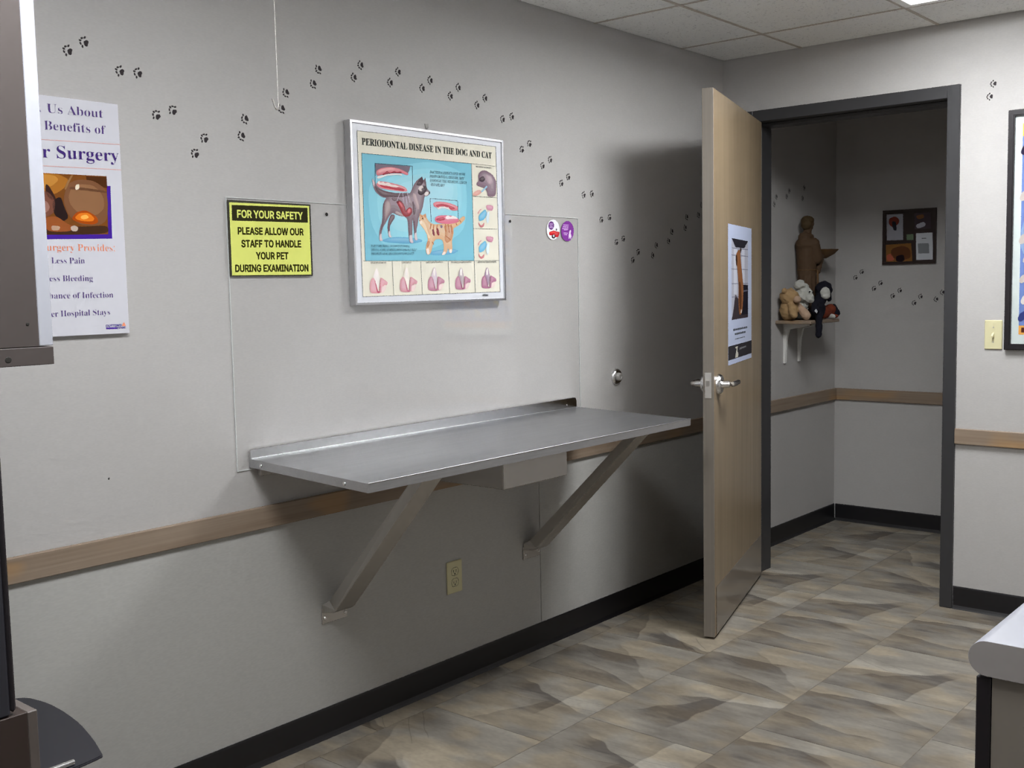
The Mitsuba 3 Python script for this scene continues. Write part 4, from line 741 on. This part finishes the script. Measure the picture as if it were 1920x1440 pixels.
for f in (0.11, 0.82):
    q = A + (B_ - A) * f; z = zb + (zf - zb) * f - 0.013
    obj('side_screw', place(lathe([(0, 0), (0.0055, 0), (0.0045, 0.003), (0, 0.0035)], 14), (q[0], q[1] - 0.0002, z), (1, 0, 0), (0, 0, 1)), 'chrome', t, smooth=40)
def strut(yb, yt, wd, xt=0.528, zt=0.884, z0=0.366):
    """a square tube whose lower end flares onto a plate on the wall"""
    q = [(0.008, yb + sy * 0.050, z0 + dz) for sy in (-1, 1) for dz in (0.036, 0.062)]
    lo = hull(q + [(x, yb + sy * wd / 2, z) for sy in (-1, 1) for x, z in ((0.046, z0 + 0.040), (0.060, z0 + 0.050), (0.030, z0 + 0.076))])
    hi = hull([(x, yb + sy * wd / 2, z) for sy in (-1, 1) for x, z in ((0.060, z0 + 0.050), (0.046, z0 + 0.040), (0.030, z0 + 0.076))] + [(xt + dx, yt + sy * wd / 2, zt) for sy in (-1, 1) for dx in (-0.034, 0.008)])
    s = obj('strut', join(hi, lo), 'satin_steel', t)
    obj('foot_plate', box(0.0046, 0.0085, yb - 0.052, yb + 0.050, z0, z0 + 0.050, 0.001), 'satin_steel', s)
    for sy in (-1, 1):
        obj('bolt', place(lathe([(0, 0), (0.006, 0), (0.006, 0.003), (0.004, 0.005), (0, 0.0055)], 12), (0.0086, yb + sy * 0.041, z0 + 0.018), WU, WV), 'chrome', s)
    obj('tab', box(xt - 0.05, xt + 0.012, yt - wd / 2 - 0.004, yt + wd / 2 + 0.004, zt, zt + 0.003), 'satin_steel', s)
strut(-2.472, -2.552, 0.076)
strut(-1.491, -1.512, 0.076)
obj('control_box', box(0.02, 0.487, -2.203, -1.888, 0.790, 0.893, 0.002), 'satin_steel', t)
obj('wall_ledger', box(0.0045, 0.020, -2.74, -1.225, 0.866, 0.893, 0.001), 'satin_steel', t)

# ---------------------------------------------------------------- right of the doorway
t = thing('light_switch', 'ivory toggle light switch between the doorway and the black framed poster', 'light switch')
o = (1.240, -0.0004, 1.1665); BU, BV = (1, 0, 0), (0, 0, 1)
obj('plate', place(box(-0.0345, 0.0345, -0.0595, 0.0595, 0, 0.006, 0.0025), o, BU, BV), 'ivory_plastic', t)
obj('toggle', place(join(box(-0.0055, 0.0055, -0.012, 0.012, 0.0055, 0.0068), hull([(-0.004, -0.004, 0.006), (0.004, -0.004, 0.006), (-0.004, 0.009, 0.006), (0.004, 0.009, 0.006), (-0.0035, -0.011, 0.020), (0.0035, -0.011, 0.020), (-0.0035, -0.004, 0.021), (0.0035, -0.004, 0.021)])), o, BU, BV), 'ivory_plastic', t)
for dz in (0.030, -0.030): obj('screw', place(lathe([(0, 0.0058), (0.003, 0.0058), (0.0026, 0.0070), (0, 0.0072)], 12), (o[0], o[1], o[2] + dz), BU, BV), 'rubber_grey', t)
plain('mat_white', lin((214, 224, 222), 0.75), 0.4)
t = thing('breed_poster', 'black framed poster with a blue picture of animals, right of the light switch', 'poster')
X0, X1, Z0, Z1 = 1.285, 1.905, 1.107, 2.0575
rg = lambda a, b: sbox(X0 + a, Z0 + a, X1 - a, Z1 - a).difference(sbox(X0 + b, Z0 + b, X1 - b, Z1 - b))
obj('frame', place(join(prism(rg(0, 0.024), 0.0008, 0.019), prism(rg(0.003, 0.020), 0.019, 0.023)), (0, 0, 0), BU, BV), 'black_laminate', t)
obj('mat_board', place(box(X0 + 0.022, X1 - 0.022, Z0 + 0.022, Z1 - 0.022, 0.004, 0.008), (0, 0, 0), BU, BV), 'mat_white', t)
W_, H_ = X1 - X0, Z1 - Z0
def BP(part, col, lay, pts, sm=False):
    q = np.array(pts, float); q = chaikin(q) if sm else q
    key = t + '__' + part; n = sum(k.startswith(key + '__') for k in scene)
    scene['%s__%03d' % (key, n + 1) if not part.startswith('animal') else key] = mikit.ply(place(flat(Polygon(q).buffer(0), 0.0084 + 0.0003 * lay), (X0, 0, Z0), BU, BV), ink(col, 0.72))
BP('blue_picture', (120, 144, 206), 0, [(0.052, 0.085), (W_ - 0.052, 0.085), (W_ - 0.052, H_ - 0.055), (0.052, H_ - 0.055)])
BP('blue_picture', (150, 178, 218), 1, [(0.054, 0.35), (0.3, 0.42), (W_ - 0.054, 0.36), (W_ - 0.054, 0.56), (0.3, 0.60), (0.054, 0.54)], True)
BP('header', (236, 206, 96), 2, [(0.052, H_ - 0.105), (W_ - 0.052, H_ - 0.105), (W_ - 0.052, H_ - 0.055), (0.052, H_ - 0.055)])
BP('caption_band', (240, 176, 92), 2, [(0.052, 0.062), (W_ - 0.052, 0.062), (W_ - 0.052, 0.098), (0.052, 0.098)])
BP('caption_band', (90, 50, 40), 3, [(0.062, 0.070), (0.09, 0.070), (0.09, 0.090), (0.062, 0.090)])
rr = np.random.default_rng(5)
tones = [(52, 46, 70), (96, 66, 54), (226, 220, 216), (150, 96, 60), (236, 214, 130), (60, 70, 130), (206, 196, 190)]
for row, zc in enumerate((0.80, 0.71, 0.62, 0.53, 0.45, 0.37, 0.29, 0.21, 0.14)):
    for c in range(7):
        xc = 0.075 + c * 0.075 + 0.012 * (row % 2); s = 0.024 + 0.008 * rr.random(); col = tones[(row * 3 + c * 2 + (row // 3)) % 7]
        BP('animal' + ('_%03d' % (row * 7 + c) if row + c else ''), col, 4, [(xc - s, zc - 0.6 * s), (xc - 0.7 * s, zc + 0.2 * s), (xc - 0.2 * s, zc + 0.5 * s), (xc + 0.4 * s, zc + 1.1 * s), (xc + s, zc + 0.9 * s), (xc + 0.8 * s, zc + 0.1 * s), (xc + 0.7 * s, zc - 0.9 * s), (xc + 0.3 * s, zc - 0.3 * s), (xc - 0.6 * s, zc - s)], True)

# poster taped to the door
t = thing('door_poster', 'pale poster with a photograph of a tall brown animal, on the open door', 'poster')
PO = DO + DU * (1.012 - 0.755) + np.array([0, 0, 1.063]) + nrm * 0.0004
PW, PH = 0.493, 0.573
obj('sheet', place(box(0, PW, 0, PH, 0, 0.0006), PO, DU, DV), mat('poster_blue_white', {'type': 'principled', 'base_color': rgb(lin((160, 168, 190))), 'roughness': 0.4}), t)
def DP(part, col, lay, pts, sm=False):
    q = np.array(pts, float) * (PW, PH); q = chaikin(q) if sm else q
    key = t + '__' + part; n = sum(k.startswith(key + '__') for k in scene)
    scene['%s__%03d' % (key, n + 1)] = mikit.ply(place(flat(Polygon(q).buffer(0), 0.0007 + 0.00025 * lay), PO, DU, DV), ink(col, 0.8))
DP('photo', (172, 172, 184), 0, [(0.13, 0.32), (0.83, 0.32), (0.83, 0.90), (0.13, 0.90)])
DP('photo', (196, 198, 210), 1, [(0.22, 0.5), (0.36, 0.5), (0.36, 0.83), (0.22, 0.83)]); DP('photo', (196, 198, 210), 1, [(0.55, 0.56), (0.68, 0.56), (0.68, 0.83), (0.55, 0.83)])
for z in (0.83, 0.78, 0.68, 0.575, 0.48): DP('photo', (130, 130, 146), 2, [(0.13, z), (0.83, z), (0.83, z + 0.006), (0.13, z + 0.006)])
DP('photo', (44, 42, 48), 3, [(0.14, 0.902), (0.83, 0.898), (0.66, 0.842), (0.29, 0.842)])
DP('photo', (62, 54, 58), 2, [(0.13, 0.32), (0.83, 0.32), (0.83, 0.40), (0.5, 0.44), (0.28, 0.50), (0.2, 0.38)])
DP('photo', (36, 34, 42), 3, [(0.55, 0.345), (0.83, 0.345), (0.83, 0.565), (0.60, 0.57)]); DP('photo', (96, 96, 110), 4, [(0.62, 0.515), (0.80, 0.52), (0.80, 0.53), (0.62, 0.527)])
DP('photo', (138, 92, 60), 5, [(0.30, 0.79), (0.36, 0.81), (0.44, 0.83), (0.48, 0.81), (0.52, 0.72), (0.58, 0.62), (0.62, 0.54), (0.60, 0.44), (0.56, 0.36), (0.44, 0.34), (0.40, 0.44), (0.42, 0.55), (0.38, 0.65), (0.34, 0.72)], True)
DP('photo', (92, 58, 40), 6, [(0.42, 0.60), (0.50, 0.58), (0.54, 0.48), (0.52, 0.38), (0.44, 0.40), (0.43, 0.52)], True); DP('photo', (66, 46, 38), 6, [(0.29, 0.78), (0.34, 0.79), (0.36, 0.74), (0.33, 0.70), (0.30, 0.73)], True)
DP('photo', (60, 44, 38), 6, [(0.47, 0.82), (0.50, 0.85), (0.53, 0.83), (0.50, 0.80)], True); DP('photo', (206, 196, 188), 7, [(0.49, 0.36), (0.54, 0.36), (0.55, 0.385), (0.50, 0.385)])
for z, a, b, h in ((0.238, 0.20, 0.80, 0.014), (0.205, 0.26, 0.74, 0.014), (0.173, 0.28, 0.72, 0.006)):      # lines too small to read
    x = a
    while x < b - 0.02:
        w = 0.02 + 0.05 * rr.random(); DP('small_print', (74, 78, 84), 1, [(x, z), (min(x + w, b), z), (min(x + w, b), z + h), (x, z + h)]); x += w + 0.012
DP('dark_band', (56, 54, 58), 1, [(0, 0.035), (1, 0.035), (1, 0.135), (0, 0.135)])
DP('dark_band', (200, 196, 184), 2, [(0.27, 0.04), (0.40, 0.04), (0.40, 0.07), (0.36, 0.085), (0.385, 0.12), (0.28, 0.12), (0.28, 0.108), (0.335, 0.105), (0.30, 0.075)])
DP('dark_band', (118, 118, 122), 2, [(0.45, 0.09), (0.74, 0.095), (0.74, 0.107), (0.45, 0.105)])

# counter in the right foreground
t = thing('counter', 'white laminate counter with rounded front edge at the right, black door below', 'counter')
prof = Polygon([(2.775, 0.866), (2.158, 0.866)] + [(2.158 + 0.024 * math.cos(a), 0.890 + 0.024 * math.sin(a)) for a in np.linspace(-math.pi / 2, -1.5 * math.pi, 17)] + [(2.158, 0.914), (2.775, 0.914)])
obj('worktop', place(prism(prof, 0, 1.25), (0, -1.905, 0), (1, 0, 0), (0, 0, 1)), 'laminate_white', t, smooth=30)
obj('worktop_shade_sheet', place(prism(prof.buffer(-0.0003), 0, 0.0008), (0, -3.1548, 0), (1, 0, 0), (0, 0, 1)), mat('worktop_end_shade_grey', {'type': 'principled', 'base_color': rgb(lin((138, 134, 132))), 'roughness': 0.5}), t)  # thin sheet over the cut end, its shade put into a darker colour
for k, (y0, y1) in enumerate(((-3.150, -2.535), (-2.531, -1.915))):
    dr_ = obj('door', box(2.1435, 2.1625, y0, y1, 0.105, 0.8625, 0.0015), 'black_laminate', t)
    obj('pull', tube([(2.1435, y1 - 0.06, 0.70), (2.115, y1 - 0.06, 0.70), (2.115, y1 - 0.06, 0.82), (2.1435, y1 - 0.06, 0.82)], 0.005, 10), 'satin_steel', dr_, smooth=50)
obj('carcass', box(2.1635, 2.775, -3.148, -1.91, 0.10, 0.866), 'cabinet_grey', t)
obj('toe_kick', box(2.22, 2.775, -3.14, -1.92, 0.0, 0.10), 'black_vinyl', t)

# ---------------------------------------------------------------- near left: wall cabinet, pedestal, tower, chair
t = thing('wall_cabinet', 'dark grey wall cabinet with a white door edge in the near left corner', 'cabinet')
obj('carcass', box(0.1, 0.80, -4.199, -3.756, 1.313, 2.38, 0.0015), 'cabinet_brown_grey' if 'cabinet_brown_grey' in scene else plain('cabinet_brown_grey', lin((68, 62, 60)), 0.5, 0.3), t)
obj('bottom_board', box(0.1, 0.8005, -4.199, -3.7325, 1.2825, 1.3128, 0.001), 'cabinet_brown_grey', t)
for x0, x1 in ((0.1015, 0.4485), (0.4515, 0.7985)):
    dd = obj('door', box(x0, x1, -3.7555, -3.7315, 1.3145, 2.379, 0.001), 'laminate_white', t)
for y, z, r in ((-3.811, 1.294, 0.0055), (-3.775, 1.352, 0.003)):
    obj('screw_hole', place(lathe([(0, 0), (r, 0), (r * 0.8, 0.0006), (0, 0.0008)], 16), (0.8006, y, z), WU, WV), 'dark_gap', t)
t = thing('pedestal_cabinet', 'dark brown pedestal with a paler front edge below the wall cabinet at the left', 'cabinet')
obj('carcass', box(0.572, 0.87, -4.199, -3.8475, 0.0, 0.722, 0.001), 'cabinet_brown', t)
obj('door', box(0.574, 0.8695, -3.847, -3.830, 0.06, 0.7215, 0.0015), 'laminate_edge', t)
obj('handle', tube([(0.62, -3.83, 0.60), (0.62, -3.805, 0.60), (0.74, -3.805, 0.60), (0.74, -3.83, 0.60)], 0.005, 10), 'satin_steel', t, smooth=50)
t = thing('equipment_tower', 'tall black equipment tower standing on the brown pedestal at the left edge', 'equipment')
obj('body', box(0.62, 0.868, -4.19, -3.872, 0.7225, 1.20, 0.004), 'black_plastic', t)
obj('front_panel', box(0.625, 0.867, -3.8718, -3.862, 0.7275, 1.195, 0.004), 'black_laminate', t)
t = thing('waiting_chair', 'black moulded chair with chrome legs against the left wall, seen behind the pedestal', 'chair')
S = Polygon(chaikin([(0.075, -4.0), (0.062, -3.9), (0.060, -3.52), (0.085, -3.484), (0.158, -3.471), (0.239, -3.474), (0.333, -3.486), (0.44, -3.512), (0.528, -3.540), (0.536, -3.545), (0.545, -3.60), (0.548, -3.75), (0.545, -3.93), (0.50, -3.985), (0.3, -4.01)], 3))
obj('seat', join(prism(S.buffer(-0.003), 0.4485, 0.4505), prism(S, 0.4455, 0.4485)), 'black_plastic', t)
bk = Polygon(chaikin([(-3.97, 0.50), (-3.985, 0.62), (-3.95, 0.80), (-3.85, 0.835), (-3.66, 0.835), (-3.545, 0.80), (-3.512, 0.62), (-3.53, 0.50), (-3.75, 0.48)], 3))
obj('backrest', place(prism(bk, 0, 0.014), (0.075, 0, 0), WU, WV), 'black_plastic', t)
for y in (-3.62, -3.92): obj('back_post', tube([(0.10, y, 0.425), (0.068, y, 0.47), (0.066, y, 0.75)], 0.0085, 12), 'chrome', t, smooth=50)
for x, y in ((0.500, -3.625), (0.500, -3.94), (0.10, -3.60), (0.10, -3.94)):
    l = obj('leg', tube([(x, y, 0.428), (x + (0.012 if x > .3 else -0.012), y + (0.010 if y > -3.8 else -0.010), 0.012)], 0.0105, 14), 'chrome', t, smooth=50)
    obj('glide', place(lathe([(0, 0), (0.014, 0), (0.014, 0.012), (0.012, 0.022), (0, 0.022)], 16), (x + (0.012 if x > .3 else -0.012), y + (0.010 if y > -3.8 else -0.010), 0.0), (1, 0, 0), (0, 1, 0)), 'black_plastic', l)
obj('cross_tube', tube([(0.500, -3.94, 0.4355), (0.500, -3.615, 0.4355), (0.4995, -3.594, 0.4355)], 0.0095, 14), 'chrome', t, smooth=50)

obj('front_rail', tube([(0.530, -3.604, 0.4565), (0.531, -3.625, 0.4565), (0.531, -3.92, 0.4565), (0.530, -3.945, 0.4565)], [0.006, 0.006, 0.006, 0.006], 14), 'chrome', t, smooth=50)

# ---------------------------------------------------------------- the hall: shelf, statue, plush toys, collage
t = thing('wall_shelf', 'small wooden shelf on white brackets holding plush toys in the hall', 'shelf')
obj('board', box(-0.0295, 0.17, 0.60, 0.957, 1.178, 1.196, 0.003), 'rail_wood', t)
for y in (0.705, 0.876):
    g = Polygon([(0, 1.178), (0.14, 1.178), (0.14, 1.166), (0.03, 1.145), (0.016, 1.09), (0.010, 0.965), (0, 0.965)])
    obj('bracket', place(prism(g, -0.010, 0.010), (-0.0295, y, 0), (1, 0, 0), (0, 0, 1)), 'white_enamel', t)
plain('robe_brown', lin((78, 60, 44)), 0.7, 0.2); plain('skin_carved', lin((96, 72, 46)), 0.7, 0.2); plain('hair_carved', lin((70, 56, 36)), 0.7, 0.2)
t = thing('saint_statue', 'brown carved statue of a robed figure holding out a shallow bowl, on the hall shelf', 'statue')
sx, sy, sz = 0.032, 0.850, 1.196
# the robed body, arms and head as one carved surface, facing +y and the room
folds = [(((sx + 0.050 * math.cos(a), sy + 0.050 * math.sin(a), sz + 0.012), (sx + 0.038 * math.cos(a), sy + 0.040 * math.sin(a) - 0.004, sz + 0.24)), (0.014, 0.010)) for a in np.linspace(-1.9, 2.2, 8)]
obj('figure', blob([((( sx, sy, sz + 0.012), (sx, sy - 0.004, sz + 0.25)), (0.052, 0.047)), (((sx, sy - 0.004, sz + 0.24), (sx, sy - 0.012, sz + 0.385)), (0.049, 0.053)), ((sx, sy - 0.012, sz + 0.40), (0.056, 0.060, 0.042)),
                    ((sx, sy - 0.014, sz + 0.440), (0.040, 0.044, 0.022)), ((sx, sy - 0.036, sz + 0.432), (0.034, 0.026, 0.034)), (((sx, sy - 0.008, sz + 0.44), (sx, sy + 0.006, sz + 0.485)), (0.024, 0.021)),
                    ((sx, sy + 0.010, sz + 0.512), (0.029, 0.036, 0.039)), ((sx, sy + 0.030, sz + 0.492), (0.018, 0.020, 0.022)), ((sx, sy + 0.049, sz + 0.506), (0.006, 0.011, 0.008)),
                    (((sx + 0.040, sy - 0.012, sz + 0.40), (sx + 0.046, sy + 0.012, sz + 0.325)), (0.034, 0.033)), (((sx + 0.046, sy + 0.012, sz + 0.325), (sx + 0.034, sy + 0.085, sz + 0.335)), (0.032, 0.022)), (((sx + 0.034, sy + 0.08, sz + 0.336), (sx + 0.030, sy + 0.112, sz + 0.340)), (0.013, 0.012)),
                    (((sx - 0.034, sy - 0.012, sz + 0.40), (sx - 0.030, sy + 0.012, sz + 0.325)), (0.028, 0.028)), (((sx - 0.030, sy + 0.012, sz + 0.325), (sx - 0.016, sy + 0.085, sz + 0.335)), (0.028, 0.020)), (((sx - 0.016, sy + 0.08, sz + 0.336), (sx - 0.012, sy + 0.112, sz + 0.340)), (0.013, 0.012)),
                    (((sx + 0.040, sy + 0.066, sz + 0.318), (sx + 0.044, sy + 0.040, sz + 0.252)), (0.022, 0.012))] + folds, 0.008, 7, 0.006, 70, 3), 'robe_brown', t, smooth=True)
obj('rope_belt', blob([((sx, sy - 0.004, sz + 0.262), (0.0535, 0.0535, 0.008)), (((sx + 0.052, sy + 0.015, sz + 0.258), (sx + 0.058, sy + 0.018, sz + 0.10)), (0.006, 0.006))], 0.006, 3), 'skin_carved', t, smooth=True)
obj('hair_ring', blob([((sx, sy + 0.002, sz + 0.526), (0.034, 0.040, 0.026)), ((sx, sy - 0.012, sz + 0.508), (0.030, 0.024, 0.034))], 0.007, 4, 0.006, 100, 5), 'hair_carved', t, smooth=True)
obj('bowl', place(lathe([(0, -0.012), (0.03, -0.010), (0.07, 0.012), (0.094, 0.036), (0.091, 0.038), (0.068, 0.018), (0.028, 0.0), (0, -0.001)], 30), (sx + 0.010, sy + 0.150, sz + 0.336), (1, 0, 0), (0, 1, 0)), 'skin_carved', t, smooth=40)
obj('base', place(lathe([(0, 0), (0.060, 0), (0.060, 0.010), (0.056, 0.014), (0, 0.014)], 24), (sx, sy, sz), (1, 0, 0), (0, 1, 0)), 'robe_brown', t)
def plush(n, c): return plain(n, lin(c), 0.9, 0.1, sheen=0.5)
plush('plush_tan', (158, 130, 94)); plush('plush_white', (172, 172, 165)); plush('plush_black', (24, 24, 32)); plush('plush_red', (110, 52, 36)); plush('plush_pink', (172, 146, 124))
zs = 1.196
t = thing('plush_bear', 'tan plush bear at the near end of the hall shelf', 'plush toy', 'plush toys on the hall shelf')
obj('body', blob([((0.035, 0.632, zs + 0.055), (0.050, 0.046, 0.056)), ((0.040, 0.624, zs + 0.122), (0.050, 0.050, 0.044)), ((0.03, 0.585, zs + 0.155), (0.014, 0.016, 0.016)), ((0.03, 0.662, zs + 0.158), (0.014, 0.016, 0.016)),
                  (((0.06, 0.60, zs + 0.08), (0.085, 0.585, zs + 0.03)), (0.020, 0.018))], 0.008, 5, 0.014, 60, 1), 'plush_tan', t, smooth=True)
obj('muzzle', blob([((0.090, 0.61, zs + 0.110), (0.020, 0.024, 0.018))], 0.007, 3, 0.006, 80), 'plush_pink', t, smooth=True)
obj('paw', blob([(((0.07, 0.664, zs + 0.075), (0.115, 0.664, zs + 0.026)), (0.018, 0.024))], 0.007, 3, 0.006, 80), 'plush_pink', t, smooth=True)
t = thing('plush_lamb', 'fluffy white plush toy between the tan bear and the black plush on the hall shelf', 'plush toy', 'plush toys on the hall shelf')
obj('body', blob([((0.046, 0.730, zs + 0.06), (0.040, 0.040, 0.06)), ((0.072, 0.722, zs + 0.135), (0.046, 0.046, 0.046)), ((0.065, 0.690, zs + 0.182), (0.03, 0.03, 0.020)), ((0.055, 0.712, zs + 0.188), (0.026, 0.028, 0.022)), ((0.070, 0.750, zs + 0.165), (0.018, 0.018, 0.026)),
                  ((0.112, 0.714, zs + 0.112), (0.024, 0.028, 0.024)), (((0.075, 0.735, zs + 0.12), (0.080, 0.725, zs + 0.07)), (0.018, 0.016))], 0.008, 5, 0.020, 55, 9), 'plush_white', t, smooth=True)
for yy in (0.698, 0.734): obj('eye', blob([((0.118, yy, zs + 0.148), (0.004, 0.005, 0.005))], 0.004, 1), 'plush_black', t, smooth=True)
t = thing('plush_monkey', 'black plush toy with a white face, one leg hanging over the shelf edge', 'plush toy', 'plush toys on the hall shelf')
obj('body', blob([((0.148, 0.732, zs + 0.055), (0.036, 0.044, 0.056)), ((0.145, 0.808, zs + 0.157), (0.044, 0.048, 0.046)), (((0.145, 0.745, zs + 0.09), (0.148, 0.80, zs + 0.135)), (0.030, 0.032)),
                  (((0.165, 0.70, zs + 0.03), (0.188, 0.660, zs + 0.014)), (0.022, 0.017)), (((0.188, 0.660, zs + 0.014), (0.190, 0.650, zs - 0.075)), (0.017, 0.016)), (((0.155, 0.690, zs + 0.08), (0.168, 0.655, zs + 0.05)), (0.020, 0.019)),
                  (((0.15, 0.850, zs + 0.16), (0.152, 0.862, zs + 0.105)), (0.017, 0.013))], 0.008, 5, 0.012, 60, 13), 'plush_black', t, smooth=True)
obj('face', blob([((0.172, 0.768, zs + 0.140), (0.024, 0.034, 0.032)), ((0.178, 0.760, zs + 0.124), (0.022, 0.026, 0.018))], 0.007, 3, 0.006, 70), 'plush_white', t, smooth=True)
obj('tag', hull([(0.188, 0.602, zs + 0.050), (0.190, 0.617, zs + 0.060), (0.188, 0.640, zs + 0.048), (0.190, 0.625, zs + 0.037), (0.1895, 0.602, zs + 0.050), (0.1895, 0.640, zs + 0.048), (0.1915, 0.617, zs + 0.060), (0.1915, 0.625, zs + 0.037)]), 'poster_white', t)
t = thing('plush_dog', 'reddish brown plush dog lying at the far end of the hall shelf', 'plush toy', 'plush toys on the hall shelf')
obj('body', blob([(((0.135, 0.812, zs + 0.034), (0.130, 0.885, zs + 0.038)), (0.032, 0.034)), ((0.142, 0.900, zs + 0.048), (0.030, 0.034, 0.032)), (((0.145, 0.92, zs + 0.018), (0.168, 0.915, zs + 0.014)), (0.015, 0.013))], 0.008, 5, 0.010, 60, 21), 'plush_red', t, smooth=True)
obj('ear', blob([(((0.155, 0.915, zs + 0.066), (0.168, 0.925, zs + 0.030)), (0.013, 0.018))], 0.007, 3, 0.006, 80), 'plush_black', t, smooth=True)
obj('paw', blob([(((0.152, 0.868, zs + 0.018), (0.176, 0.862, zs + 0.014)), (0.013, 0.012))], 0.007, 3, 0.004, 80), 'plush_white', t, smooth=True)

t = thing('photo_collage', 'dark wooden frame with four pet photos and a certificate on the hall end wall', 'picture frame')
X0, X1, Z0, Z1 = 0.250, 0.542, 1.483, 1.781
plain('frame_dark', lin((44, 32, 28)), 0.4)
obj('frame', place(join(prism(sbox(0, 0, X1 - X0, Z1 - Z0), 0.0006, 0.010), prism(sbox(0, 0, X1 - X0, Z1 - Z0).difference(sbox(0.014, 0.014, X1 - X0 - 0.014, Z1 - Z0 - 0.014)), 0.010, 0.018)), (X0, 1.357, Z0), BU, BV), 'frame_dark', t)
print_art(t, 'collage', (X0, 1.357 - 0.010, Z0), BU, BV, 1.0, shade=False)
